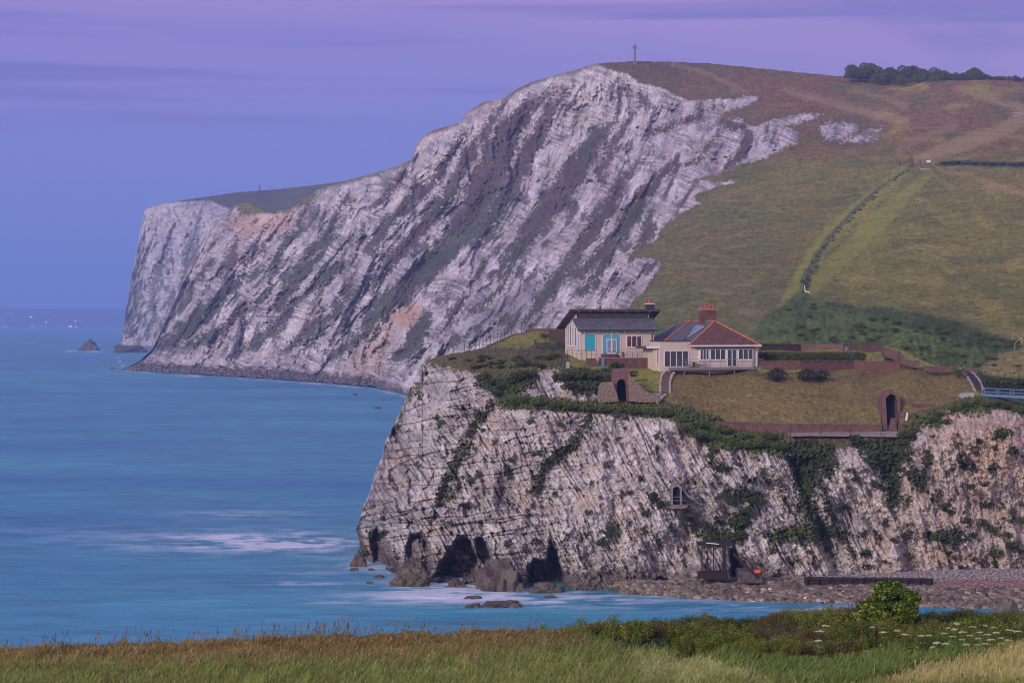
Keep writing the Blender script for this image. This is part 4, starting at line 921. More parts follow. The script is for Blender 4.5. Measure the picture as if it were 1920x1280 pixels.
# steps and their stone edging
def steps(name, Lp, Rp, n, label, edge='stone', off=-.35):
    Lp = np.array(Lp, float); Rp = np.array(Rp, float)
    def at(A_, t):
        k = t*(len(A_)-1); i = min(int(k), len(A_)-2); return A_[i]+(A_[i+1]-A_[i])*(k-i)
    P = [(at(Lp, i/n), at(Rp, i/n)) for i in range(n+1)]
    o = ray(*P[-1][0], near_d(*P[-1][0])+off); e = empty(name, o, 0, label, 'steps')
    g = MB()
    for i in range(n):
        a, b = [ray(*q, near_d(*q)+off) for q in P[i]]; a2, b2 = [ray(*q, near_d(*q)+off) for q in P[i+1]]
        zt_ = max(a.z, b.z)
        v = [(a.x, a.y, zt_), (b.x, b.y, zt_), (b2.x, b2.y, zt_), (a2.x, a2.y, zt_)]
        g.prism([Vector(q)-o for q in v], (0, 0, -.7))
    g.build('tread', M['oldbrick'], e)
    for k in (0, 1):
        g = MB(); m = n*2; q0 = (Lp, Rp)[k]; g.bar(ray(*q0[0], near_d(*q0[0])+off-.1)-o-Vector((0, 0, .3)), ray(*q0[-1], near_d(*q0[-1])+off-.1)-o-Vector((0, 0, .3)), .3, .2)
        for i in range(m+1):
            q = at((Lp, Rp)[k], i/m); p = ray(*q, near_d(*q)+off-.1)-o; s_ = random.uniform(.15, .22)
            g.box(p.x-s_*.8, p.x+s_*.8, p.y-s_, p.y+s_, p.z-.5, p.z+random.uniform(.10, .18))
        g.build('edging', M['stone'], e, bevel=.03)
    return e
steps('garden_steps', [(1250,694),(1241,703),(1238,716),(1238,733)], [(1269,694),(1260,703),(1256,716),(1256,733)], 16, 'curved steps with white stone edging below the left end of the deck')
steps('garden_steps', [(1237,739),(1228,744),(1216,752)], [(1248,739),(1240,745),(1232,755)], 6, 'short lower flight of steps beside the grey slab ramp')
steps('garden_steps', [(1801,691),(1812,704),(1821,716),(1828,731)], [(1808,690),(1824,700),(1836,713),(1843,729)], 14, 'curved white-edged steps beside the brick pier and footbridge')
slab('ramp', [(1210,750),(1228,735),(1242,738),(1224,752)], 291, .5, 'path', 'grey sloping concrete slab left of the short flight of steps', 'ramp', dd=[291, 294, 294, 291])
# seaward arch with flint buttresses
slab('flint_buttress', [(1120,755),(1123,725),(1128,717),(1150,716),(1156,735),(1161,753)], 289.8, 1.6, 'flint', 'blocky flint buttress left of the arched opening in the bank', 'buttress', bevel=.05)
slab('flint_wall', [(1180,752),(1177,700),(1190,712),(1206,729),(1226,740),(1240,747),(1236,754),(1200,754)], 290.4, 1.4, 'flint', 'flint wall curving down to the right of the arched opening', 'wall')
AR = empty('brick_archway', ray(1165, 752, 289.3), 0, 'dark brick archway into the bank below the terrace', 'archway')
o = AR.location
dz_ = lambda py: 290.4+(752-py)/62*3.0
out = [(1147,718),(1147,700),(1151,691),(1175,690),(1182,698),(1183,752),(1175,752),(1174,722),(1171,713),(1166,710),(1161,711),(1157,717),(1157,752),(1155,752),(1153,735)]
MB().prism([ray(px, py, dz_(py))-o for px, py in out], (0, 2.2, 0)).build('brick_arch', M['brick'], AR)
MB().prism([ray(px, py, dz_(py)+2.4)-o for px, py in [(1154,752),(1154,705),(1177,705),(1177,752)]], (0, .3, 0)).build('dark_backing', M['black'], AR)  # black sheet painted as the shade inside the arch
BD = empty('bank_doorway', ray(1668, 808, 288), 0, 'tall dark brick doorway cut into the grass bank above the path', 'doorway'); o = BD.location
ringd = [(1656,806),(1653,770),(1654,744),(1660,735),(1672,732),(1682,736),(1688,750),(1689,806),(1685,806),(1683,752),(1679,741),(1669,738),(1661,746),(1664,806)]
dz2 = lambda py: 287.8+(806-py)/75*4.6
MB().prism([ray(px, py, dz2(py))-o for px, py in ringd], (0, 3.0, 0)).build('brick_surround', M['brick'], BD)
MB().prism([ray(px, py, dz2(py)+2.2)-o for px, py in [(1655,806),(1655,738),(1684,738),(1686,806)]], (0, .3, 0)).build('dark_backing', M['black'], BD)  # black sheet painted as the shade inside the doorway
g = MB()
for k in range(8):
    a = ray(1665+k*.8, 806-k*3.2, 287.5+k*.28)-o; b = ray(1681+k*.2, 806-k*3.2, 287.5+k*.28)-o
    g.box(a.x, b.x, a.y, a.y+.3, a.z-.2, a.z)
g.build('step', M['oldbrick'], BD)
# cliff-face arched window
WA = empty('cliff_window', ray(1268, 946, 270), 0, 'arched stone window with dark opening set in the cliff face', 'window'); o = WA.location
wd = near_d(1268, 930)-3.0
def arch(cx, w_, y0, yt, n=8):
    r = w_/2; p = [(cx-r, y0), (cx-r, yt+r)]+[(cx-r*math.cos(math.pi*i/n), yt+r-r*math.sin(math.pi*i/n)) for i in range(1, n)]+[(cx+r, yt+r), (cx+r, y0)]
    return p
oa = arch(1268.5, 20, 946, 906); ia = arch(1268.5, 13.5, 946, 912)
MB().prism([ray(px, py, wd)-o for px, py in oa+ia[::-1]], (0, 3.5, 0)).build('stone_surround', M['windowstone'], WA)
MB().prism([ray(px, py, wd+.6)-o for px, py in ia], (0, .2, 0)).build('opening', M['black'], WA)  # black panel standing in for the dark behind the window
g = MB()
for k in (931, 938): a = ray(1262, k, wd+.1)-o; b = ray(1275, k, wd+.1)-o; g.bar(a, b, .05)
g.build('rail', M['steel'], WA)
slab('window_ledge', [(1250,951),(1262,946),(1290,947),(1288,952),(1262,954)], wd-.2, 2.5, 'flint', 'pale stone ledge under the arched cliff window', 'ledge')
# iron platform and stairs at the cliff foot
pd = 266.0
IP = empty('iron_platform', ray(1345, 1082, pd), 0, 'rusty iron platform on tall legs against the cliff foot', 'platform'); o = IP.location
P_ = lambda px, py, d=pd: ray(px, py, d)-o
g = MB(); g.prism([P_(1308, 1018), P_(1370, 1018), P_(1372, 1023), P_(1310, 1023)], (0, 2.6, 0)); g.build('platform_floor', M['iron'], IP)
for px in (1316, 1327, 1338): MB().bar(P_(px, 1074), P_(px, 1023), .13).build('leg', M['iron'], IP)
MB().bar(P_(1358, 1086), P_(1358, 1023), .42, .3).build('leg', M['iron'], IP)
MB().prism([P_(1312, 1073), P_(1362, 1071), P_(1366, 1086), P_(1312, 1084)], (0, 2, 0)).build('base_block', M['iron'], IP)
g = MB(); g.bar(P_(1324, 1017), P_(1348, 1019.5), .09); g.build('white_rail', M['white'], IP)
g = MB()
for px in (1347, 1360): g.bar(P_(px, 1018), P_(px, 1004), .05)
g.bar(P_(1347, 1005), P_(1361, 1005), .05); g.build('railing', M['iron'], IP)
def stair(pa, pb, d, label):
    a, b = ray(*pa, d), ray(*pb, d); e = empty('iron_staircase', b, 0, label, 'staircase')
    for k in (0, 1.1): MB().bar(a-b+Vector((0, k, 0)), Vector((0, k, 0)), .09, .32).build('stringer', M['iron'], e)
    g = MB(); n = 18
    for i in range(n): p = (a-b)*(i+.5)/n; g.box(p.x-.14, p.x+.14, p.y+.05, p.y+1.05, p.z+.04, p.z+.08)
    g.build('tread', M['iron'], e)
    g = MB(); up_ = Vector((0, 0, .8)); g.bar(a-b+up_, up_, .05)
    for i in range(5): p = (a-b)*i/4; g.bar(p, p+up_, .045)
    g.build('handrail', M['iron'], e)
stair((1290,952), (1347,1018), near_d(1310, 985)-2.6, 'rusty iron staircase slanting down the cliff from the arched window')
stair((1376,1038), (1421,1082), 266.0, 'rusty lower staircase slanting down beside the platform legs')
slab('concrete_plinth', [(1384,1068),(1428,1072),(1432,1094),(1384,1094)], 266.2, 3.0, 'wetrock', 'stained rocky plinth under the orange warning sign', 'plinth', bevel=.15)
OS = empty('warning_sign', ray(1420, 1080, 265.9), 0, 'small bright orange warning sign at the foot of the lower staircase', 'sign'); o = OS.location
MB().box(-.33, .33, -.06, .0, .40, .78).build('sign_board', M['orange'], OS); MB().tube((0, .04, -.2), (0, .04, .7), .035).build('post', M['darkmetal'], OS)
# sheet pile wall
SPW = empty('sheet_pile_wall', ray(1630, 1096, 263), 0, 'long rusty sheet pile sea wall at the top of the boulders', 'sea wall'); o = SPW.location
bd = lambda px, py: float(bdepth(np.array(px), np.array(py)))
g = MB(); a = ray(1508, 1097, bd(1508, 1097)-.4)-o; b = ray(1750, 1094, bd(1750, 1094)-.4)-o; n = 46; tops = []
h = 16/F*266
v = []
for i in range(n+1):
    t = i/n; p = a+(b-a)*t; w_ = .16*(1 if (i//2) % 2 else -1)
    v.append(Vector((p.x, p.y+w_, p.z)))
vv = []; fs = []
for i, p in enumerate(v):
    vv += [p+Vector((0, 0, -1.0)), p+Vector((0, 0, h*(1-.35*(i/n)))), p+Vector((0, .18, h*(1-.35*(i/n)))), p+Vector((0, .18, -1.0))]
for i in range(n):
    k = 4*i; fs += [(k, k+4, k+5, k+1), (k+1, k+5, k+6, k+2), (k+2, k+6, k+7, k+3)]
fs += [(0, 1, 2, 3), (4*n+3, 4*n+2, 4*n+1, 4*n)]
MB().add(vv, fs).build('piling', M['iron'], SPW)
g = MB(); g.bar(a+Vector((0, -.25, h*.82)), b+Vector((0, -.25, h*.52)), .12, .14); g.build('waling_beam', M['iron'], SPW)

# footbridge on the right
FB_ = empty('footbridge', ray(1842, 742, 292), 0, 'blue steel footbridge with railings right of the white-edged steps', 'footbridge'); o = FB_.location
a = ray(1843, 741, 292)-o; b = ray(2060, 752, 294)-o
MB().bar(a, b, 1.6, .25).build('bridge_deck', M['bluepaint'], FB_)
for s_ in (-.75, .75):
    g = MB(); q = Vector((0, s_, 0))
    for zz in (.95, .5, .18): g.bar(a+q+Vector((0, 0, zz)), b+q+Vector((0, 0, zz)), .07)
    for i in range(9): p = a+(b-a)*i/8+q; g.bar(p, p+Vector((0, 0, .97)), .08)
    g.build('railing', M['bluepaint'], FB_)
for i in (3, 6): p = a+(b-a)*i/8; MB().bar(p-Vector((0, 0, 4)), p-Vector((0, 0, .13)), .3).build('pier', M['bluepaint'], FB_)

# lamp with arched top by the garden wall
LP = empty('garden_lamp', ray(1595, 690, 305), 0, 'dark post with arched bracket and hanging lantern by the lower garden wall', 'lamp post')
MB().tube((0, 0, -.3), (0, 0, 3.35), .10, .08).build('post', M['darkmetal'], LP)
g = MB(); pr = None
for i in range(11):
    t = math.pi*i/10; p = Vector((-.38+.38*math.cos(t), 0, 3.35+.40*math.sin(t)))
    if pr is not None: g.tube(pr, p, .055)
    pr = p
g.tube(pr, pr-Vector((0, 0, .3)), .055); g.build('bracket', M['darkmetal'], LP)
lt = MB().tube((-.55, 0, 2.35), (-.55, 0, 2.85), .14, .20, 6).build('lantern', M['paleglass'], LP)
MB().tube((-.55, 0, 2.85), (-.55, 0, 3.06), .24, .03, 6).build('lantern_cap', M['darkmetal'], lt)
MB().bar((-.1, 0, 2.84), (-.56, 0, 2.9), .04).build('hanger', M['darkmetal'], LP)
# ================================================================ fences
def fence(pts, dfn, label, spacing, h, rails, mat='wood', pw_=.09, group=None, off=-.2, name='post_fence', wire=.02, maxp=95, cat='fence'):
    base = [ray(px, py, dfn(px, py)+off) for px, py in pts]; o = base[0].copy(); e = empty(name, o, 0, label, cat, group)
    segs = [(a, b, (b-a).length) for a, b in zip(base[:-1], base[1:])]; tot = sum(s_[2] for s_ in segs); n = min(maxp, max(2, int(tot/spacing)))
    P = []
    for i in range(n+1):
        t = tot*i/n; k = 0
        while k < len(segs)-1 and t > segs[k][2]: t -= segs[k][2]; k += 1
        a, b, l_ = segs[k]; P.append(a+(b-a)*min(1, t/l_)-o)
    pm = MB().bar((0, 0, -.4), (0, 0, h), pw_).build('post', M[mat], e); pm.location = P[0]
    for p in P[1:]:
        c = pm.copy(); COL.objects.link(c); c.parent = e; c.location = p
    for r_ in rails:
        g = MB()
        for a, b in zip(P[:-1], P[1:]): g.bar(a+Vector((0, 0, r_)), b+Vector((0, 0, r_)), wire)
        g.build('rail', M[mat], e)
    return e
fence([(850,667),(872,660),(893,651),(928,636),(968,622),(995,617)], near_d, 'dark post and wire fence climbing the edge of the cliff-top lawn', 1.7, 1.15, (1.1, .7, .35), 'darkmetal', .07, off=0)
fence([(902,659),(940,660),(985,660),(1058,666)], near_d, 'dark metal rail fence crossing below the lawn to the pavilion', 1.9, 1.0, (.98, .5), 'darkmetal', .06, off=-.8, wire=.05)
fence([(1482,818),(1540,817),(1610,818),(1652,818)], near_d, 'thin dark posts along the outer edge of the cliff path', 3.0, 1.0, (.95,), 'darkmetal', .09, off=-2.2, name='path_railing')
fence([(967,757),(1010,755),(1060,760)], near_d, 'low wire fence on the overgrown cliff ledge', 2.0, .8, (.7,), 'darkmetal', .06, off=-.5)
fence([(1290,782),(1330,800)], near_d, 'short dark fence where the ledge meets the grass bank', 1.5, .8, (.7,), 'darkmetal', .06, off=-.6)
fence([(1714,311),(1692,325),(1655,349),(1628,372),(1602,397),(1580,418),(1562,441),(1547,460),(1534,478),(1520,500),(1512,522),(1506,545)], hill_d, 'long post and wire fence running up the middle of the down', 7.0, 1.15, (1.0,), 'wood', .12, off=-2.5, maxp=70, wire=.02)
fence([(1565,568),(1620,580),(1660,587),(1740,600),(1800,614),(1850,630),(1900,648)], hill_d, 'post and wire fence along the top of the dark bracken bank', 7.5, .95, (.8, .5), 'wood', .12, off=-2.5, wire=.03)
# pale handrail zigzag
e = empty('zigzag_handrail', ray(1905, 645, 372), 0, 'pale zigzag handrail at the right end of the bracken bank', 'handrail'); o = e.location
g = MB(); q = [ray(1898, 625, 372)-o, ray(1916, 633, 372)-o, ray(1903, 643, 372)-o]
g.tube(q[0], q[1], .06); g.tube(q[1], q[2], .06); g.build('rail', M['stone'], e)
g = MB()
for p in q: g.tube(p, p-Vector((0, 0, 1.1)), .05)
g.build('post', M['stone'], e)
# timber gate, rails and notice board at the hill fence
gd_ = hill_d(1710, 311)-4
G = empty('field_gate', ray(1700, 311, gd_), 0, 'wide timber field gate across the path on the down', 'gate'); o = G.location
q = lambda px, py: ray(px, py, gd_)-o
g = MB()
for k in range(4): g.bar(q(1688, 310-2.4*k), q(1706, 310.5-2.4*k), .06, .16)
g.bar(q(1688, 311), q(1706, 303), .05, .12); g.build('gate_leaf', M['wood'], G)
for px in (1687, 1707.5, 1711, 1723, 1726): MB().bar(q(px, 312.5), q(px, 299.5), .26).build('post', M['wood'], G)
g = MB()
for k in range(3): g.bar(q(1711.5, 310-2.8*k), q(1722, 310-2.8*k), .06, .14)
g.build('kissing_gate', M['wood'], G)
g = MB()
for k in range(3): g.bar(q(1727, 309.5-2.8*k), q(1745, 309.5-2.8*k), .06, .14)
g.build('side_rail', M['wood'], G)
NB = empty('notice_board', ray(1741, 309, gd_-1), 0, 'small white notice board right of the timber gate', 'sign')
MB().box(-.75, .75, -.05, .03, .85, 1.75).build('board', M['white'], NB)
for s_ in (-.6, .6): MB().bar((s_, .08, -.3), (s_, .08, 1.7), .1).build('post', M['wood'], NB)
WS = empty('signpost', hpt(1510, 547, -5), 0, 'small white leaning signpost at the lower end of the hill fence', 'sign')
MB().bar((0, 0, -.2), (-.25, 0, 1.5), .16).build('post', M['white'], WS); MB().bar((-.2, 0, .25), (1.1, 0, -.2), .12, .2).build('fallen_rail', M['white'], WS)
# chalk scrapes on the turf
for i, (px, py, w_, lab) in enumerate([(1906,211,26,'upper bright chalk scrape at the right edge of the down'),(1903,217,16,'lower bright chalk scrape at the right edge of the down'),(1686,226,5,'tiny white chalk stone on the grassy slope'),(1735,316,22,'pale chalk patch in front of the timber gate')]):
    d_ = hill_d(px, py)-3.5; a = ray(px-w_/2, py, d_); b = ray(px+w_/2, py, d_); o = (a+b)/2
    g = MB(); n = 12; top = []
    for k in range(n):
        t = 2*math.pi*k/n; rr_ = (b-a).length/2*random.uniform(.85, 1.05); top.append(Vector((rr_*math.cos(t), rr_*.45*math.sin(t), rr_*.04*math.sin(t)-.02)))
    g.prism(top, (0, 0, -.8)); m_ = g.build('chalk_scrape' if w_ > 8 else 'chalk_stone', M['stone']); m_.location = o; tag(m_, lab, 'chalk scrape' if w_ > 8 else 'stone')
# two walkers on the crest
def walker(px, py, lab, step):
    p = hpt(px, py, -3); bm = bmesh.new()
    J = {'pel': (0, 0, .95), 'chest': (0, .02, 1.35), 'neck': (0, .02, 1.5), 'head': (0, 0, 1.66), 'top': (0, 0, 1.76), 'kl': (-.1, -.12*step, .5), 'fl': (-.1, .1*step, .05), 'tl': (-.1, .1*step-.14, .03), 'kr': (.1, .14*step, .5), 'fr': (.1, .02, .05), 'tr': (.1, -.13, .03), 'sl': (-.2, 0, 1.42), 'el': (-.26, .08, 1.15), 'hl': (-.24, -.06, .92), 'sr': (.2, 0, 1.42), 'er': (.26, -.04, 1.15), 'hr': (.25, -.14, .93)}
    Rr = {'pel': .15, 'chest': .17, 'neck': .06, 'head': .10, 'top': .08, 'kl': .075, 'fl': .05, 'tl': .04, 'kr': .075, 'fr': .05, 'tr': .04, 'sl': .07, 'el': .05, 'hl': .04, 'sr': .07, 'er': .05, 'hr': .04}
    ks = list(J); vs = [bm.verts.new(J[k]) for k in ks]
    for a, b in [('pel','chest'),('chest','neck'),('neck','head'),('head','top'),('pel','kl'),('kl','fl'),('fl','tl'),('pel','kr'),('kr','fr'),('fr','tr'),('chest','sl'),('sl','el'),('el','hl'),('chest','sr'),('sr','er'),('er','hr')]:
        bm.edges.new((vs[ks.index(a)], vs[ks.index(b)]))
    me = bpy.data.meshes.new('person'); bm.to_mesh(me); bm.free(); me.materials.append(M['cloth'])
    ob = bpy.data.objects.new('person', me); COL.objects.link(ob); ob.location = p
    md = ob.modifiers.new('skin', 'SKIN'); sv = me.skin_vertices[0].data
    for k, s_ in zip(ks, sv): s_.radius = (Rr[k], Rr[k])
    sv[0].use_root = True
    ob.modifiers.new('sub', 'SUBSURF').render_levels = 1
    tag(ob, lab, 'person', 'walkers on the crest of the down')
walker(1736, 160, 'dark-clothed walker on the left of the pair below the hilltop wood', 1); walker(1740, 160, 'dark-clothed walker on the right of the pair below the hilltop wood', -1)

# ---- the monument
mo = empty('monument_cross', ray(1190.5, 117.5, 1392), 0, 'tall granite cross monument standing on the summit of the down', 'monument')
g = MB()
prv = None
for (z0, z1, w0, w1) in ((-1.0, .5, 2.6, 2.6), (.5, 1.1, 2.0, 2.0)): g.box(-w0/2, w0/2, -w0/2, w0/2, z0, z1)
g.build('plinth', M['granite'], mo)
g = MB(); w0, w1 = .62, .42
g.add([(-w0, -w0, 1.1), (w0, -w0, 1.1), (w0, w0, 1.1), (-w0, w0, 1.1), (-w1, -w1, 9.6), (w1, -w1, 9.6), (w1, w1, 9.6), (-w1, w1, 9.6)], [(0, 1, 5, 4), (1, 2, 6, 5), (2, 3, 7, 6), (3, 0, 4, 7), (4, 5, 6, 7), (3, 2, 1, 0)])
g.build('shaft', M['granite'], mo)
g = MB(); g.box(-1.25, 1.25, -.35, .35, 8.5-.28+.6, 8.5+.28+.6); g.box(-.33, .33, -.36, .36, 9.602, 11.0)
for s_ in (-1, 1): g.box(s_*1.05-.32, s_*1.05+.32, -.37, .37, 8.6, 9.6)
g.box(-.42, .42, -.37, .37, 10.5, 11.2); g.build('cross_head', M['granite'], mo)
pr, pn = None, 0
g = MB()
for i in range(16):
    a0 = 2*math.pi*i/16; a1 = 2*math.pi*(i+1)/16
    g.bar((.95*math.cos(a0), 0, 9.1+.95*math.sin(a0)), (.95*math.cos(a1), 0, 9.1+.95*math.sin(a1)), .22, .24, (0, 1, 0))
g.build('ring', M['granite'], mo)
# flagpole and distant mast
e = empty('flagpole', ray(1071, 584, 333), 0, 'thin white flagpole rising behind the pavilion roof', 'flagpole')
MB().tube((0, 0, -3), (0, 0, 5.7), .05, .035).build('pole', M['stone'], e); MB().tube((0, 0, 5.7), (0, 0, 5.85), .07, .02).build('finial', M['stone'], e)
e = empty('radio_mast', ray(487, 360, 2650), 0, 'thin distant mast on the crest of the farther headland', 'mast')
g = MB()
for s_ in ((-.8, -.8), (.8, -.8), (0, .9)): g.bar((s_[0], s_[1], -3), (s_[0]*.3, s_[1]*.3, 8), .35)
for k in range(5): g.bar((-.7+.1*k, -.6, 1.5*k), (.7-.1*k, -.6, 1.5*k+1.3), .2)
g.build('lattice', M['darkmetal'], e)
# low pink wall, timber steps and shrub behind the cliff-top lawn
slab('lawn_wall', [(990,616),(1058,615),(1058,621),(990,621)], 345, .6, 'oldbrick', 'low pinkish wall behind the upper edge of the cliff-top lawn', 'wall')
e = empty('timber_steps', ray(1045, 634, 330), 0, 'broad brown timber steps beside the pavilion gable', 'steps')
g = MB()
for k in range(6): g.box(-1.2, 1.3, .35*k, .35*k+.36, -.6, .22*k+.1)
g.build('tread', M['wood'], e)
slab('grass_pedestal', [(1062,678),(1068,678),(1069,690),(1061,690)], 303, .5, 'stone', 'small grey stone pillar on the lawn below the pavilion corner', 'pillar', bevel=.04)
slab('leaning_board', [(1700,773),(1703,773),(1701,788),(1697,788)], 287.6, .1, 'white', 'narrow white board leaning on the small rendered wall', 'board')

# ================================================================ rocks
def rock_mesh(name, seed, mat, sub=3, squash=(1, 1, .6), rough=.35, flat=True):
    bm = bmesh.new(); bmesh.ops.create_icosphere(bm, subdivisions=sub, radius=1)
    co_ = np.array([v.co[:] for v in bm.verts])
    n1 = fbm(co_[:, 0]*1.1+seed*3.1, co_[:, 1]*1.1, co_[:, 2]*1.1, 3); n2 = fbm(co_[:, 0]*3+seed, co_[:, 1]*3, co_[:, 2]*3, 3)
    n3 = ridged(co_[:, 0]*3.5+seed, co_[:, 1]*3.5, co_[:, 2]*5, 3)-.7 if sub > 2 else 0
    q = co_*(1+rough*1.3*n1+rough*.5*n2+.16*n3)[:, None]
    q = np.sign(q)*np.abs(q)**.9
    for v, p in zip(bm.verts, q): v.co = (p[0]*squash[0], p[1]*squash[1], p[2]*squash[2])
    me = bpy.data.meshes.new(name); bm.to_mesh(me); bm.free()
    for p in me.polygons: p.use_smooth = not flat
    me.materials.append(M[mat]); return me
def sea_d(py): return CZ*F/(py-HY)
def put(me, name, loc, s_, rz, label, cat, group=None):
    o = bpy.data.objects.new(name, me); COL.objects.link(o); o.location = loc; o.scale = s_; o.rotation_euler = (0, 0, rz); return tag(o, label, cat, group)
def sea_rock(x0, x1, yt, yb, seed, label, mat='wetrock', dx=1.0, rough=.38, peak=None, group=None):
    d_ = sea_d(yb); w_ = (x1-x0)/F*d_; h_ = (yb-yt)/F*d_
    me = rock_mesh('sea_rock', seed, mat, 5, (1, 1, 1), rough)
    if peak is not None:
        for v in me.vertices:
            if v.co.z > 0: t = v.co.z; v.co.x = v.co.x*(1-.62*min(1, t))+peak*t*.5; v.co.y *= 1-.5*min(1, t)
    # fit extents
    xs_ = [v.co.x for v in me.vertices]; zs_ = [v.co.z for v in me.vertices]
    sx_ = w_/(max(xs_)-min(xs_)); sz_ = h_/max(zs_)
    o = put(me, 'sea_rock', ray((x0+x1)/2, yb, d_+w_*.25*dx)*1.0, (sx_, sx_*dx*.8, sz_), 0, label, 'rock', group); o.location.z = -.1*h_
    return o
sea_rock(143, 189, 631, 657, 1, 'pointed sea stack standing alone far out left of the headland', peak=.5)
sea_rock(205, 284, 643, 661, 2, 'low dark rocks at the foot of the farthest white cliff', rough=.5)
sea_rock(657, 689, 1028, 1062, 3, 'blocky dark rock at the seaward tip of the near cliff', rough=.3)
sea_rock(728, 808, 1060, 1099, 5, 'large rounded rock in the water below the sea caves', mat='rock')
sea_rock(744, 792, 1040, 1092, 9, 'tall rock leaning on the cliff behind the large rounded rock', mat='wetrock')
sea_rock(984, 1058, 1090, 1111, 6, 'low yellowish rock beside the cave at the water edge', mat='rock')
sea_rock(868, 907, 1116, 1123, 7, 'flat rock awash in the foam below the caves')
sea_rock(900, 985, 1127, 1138, 8, 'long flat reef breaking the water in front of the caves', rough=.5)
sea_rock(870, 908, 1130, 1139, 10, 'thin left end of the flat reef in the water', rough=.5)
sea_rock(1016, 1044, 1115, 1120, 11, 'thin flat rock right of the long reef')
sea_rock(838, 862, 1086, 1099, 12, 'small dark rock between the rounded rock and the cave pillar')
sea_rock(862, 876, 1093, 1099, 13, 'very small rock beside the cave pillar')
sea_rock(880, 895, 1064, 1086, 14, 'dark rock inside the mouth of the sea arch')
sea_rock(699, 724, 1076, 1083, 15, 'small flat rock left of the large rounded rock')
sea_rock(655, 673, 1063, 1070, 16, 'tiny rock off the tip of the near cliff')
sea_rock(688, 704, 1064, 1069, 17, 'tiny dark rock close under the cliff tip')
sea_rock(686, 700, 1089, 1093, 18, 'tiny rock awash left of the large rounded rock')
sea_rock(661, 672, 737, 741, 19, 'small far rock off the boulder point')
sea_rock(700, 716, 762, 766, 20, 'small far rock nearest the near cliff top')
sea_rock(206, 216, 688, 691, 21, 'small far rock left of the low point')
sea_rock(1312, 1348, 1143, 1175, 22, 'grey jagged rock showing above the gorse', mat='rock', rough=.5)
sea_rock(1864, 1912, 1113, 1168, 23, 'large grey square boulder on the shore behind the gorse', mat='rock', rough=.13, group=None)
sea_rock(890, 990, 1040, 1108, 24, 'broad rock buttress between the two large caves', mat='wetrock', rough=.5)
sea_rock(1225, 1245, 1160, 1175, 25, 'small grey rock top poking over the gorse edge', mat='rock')

# boulders of the beach: the largest as individuals, the rest as one mass
protos = [rock_mesh('beach_boulder', 40+i, 'boulder', 2, (1, .8, .62), .30) for i in range(7)]
cand = []
for i in range(5600):
    px = random.uniform(1080, 2060); t = random.random()
    b0 = float(bb(px)); t0_ = float(bt(px)); py = b0+(t0_-b0)*t*(.98 if px < 1510 else .62)
    if px > 1700 and py < 1104: continue
    if px < 1150 and random.random() < .4: continue
    s_ = random.choice([.22, .26, .3, .36, .42, .5])*random.uniform(.8, 1.25)*(1.15 if px < 1400 else .95)
    z_ = float(beach_z(np.array(px), np.array(py))); d_ = (CZ-z_)*F/(py-HY); cand.append((s_/d_*F*(1 if 1080 < px < 1920 else .01), px, py, s_, d_, z_))
cand.sort(reverse=True)
zone = lambda px: 'pale rounded boulder in the tumbled bank below the cave mouths' if px < 1300 else 'pale rounded boulder in the tumbled bank below the iron platform' if px < 1500 else 'pale rounded boulder in the tumbled bank below the sheet pile wall' if px < 1760 else 'pale rounded boulder at the right end of the beach'
for k, (_, px, py, s_, d_, z_) in enumerate(cand[:295]):
    p = ray(px, py, d_); p.z = z_+s_*.15
    put(protos[k % 7], 'boulder', p, (s_*random.uniform(.8, 1.3), s_, s_*random.uniform(.8, 1.1)), random.uniform(0, 6.3), zone(px), 'boulder', 'boulders along the beach')
PV = [np.array([v.co[:] for v in protos[i].vertices]) for i in range(7)]; PF = np.array([p.vertices[:] for p in protos[0].polygons])
V_ = []; F_ = []; K_ = []; nv = 0
for k, (_, px, py, s_, d_, z_) in enumerate(cand[295:3600]):
    a = random.uniform(0, 6.3); q = PV[k % 7]*np.array([s_*random.uniform(.8, 1.3), s_, s_]); c_, sn = math.cos(a), math.sin(a)
    q = np.stack([q[:, 0]*c_-q[:, 1]*sn, q[:, 0]*sn+q[:, 1]*c_, q[:, 2]], -1); p = ray(px, py, d_); q += np.array([p.x, p.y, z_+s_*.12])
    K_.append(np.repeat(np.array([[.155, .128, .105]])*np.exp(random.gauss(0, .42))*np.array([[1, random.uniform(.9, 1.05), random.uniform(.8, 1.15)]]), len(q), 0)); V_.append(q); F_.append(PF+nv); nv += len(q)
o = np_mesh('beach_rubble', np.concatenate(V_), np.concatenate(F_), M['rubble'], np.concatenate(K_), smooth=False)
tag(o, 'bank of grey and tan boulders filling the foot of the cliff', 'rubble', kind='stuff')

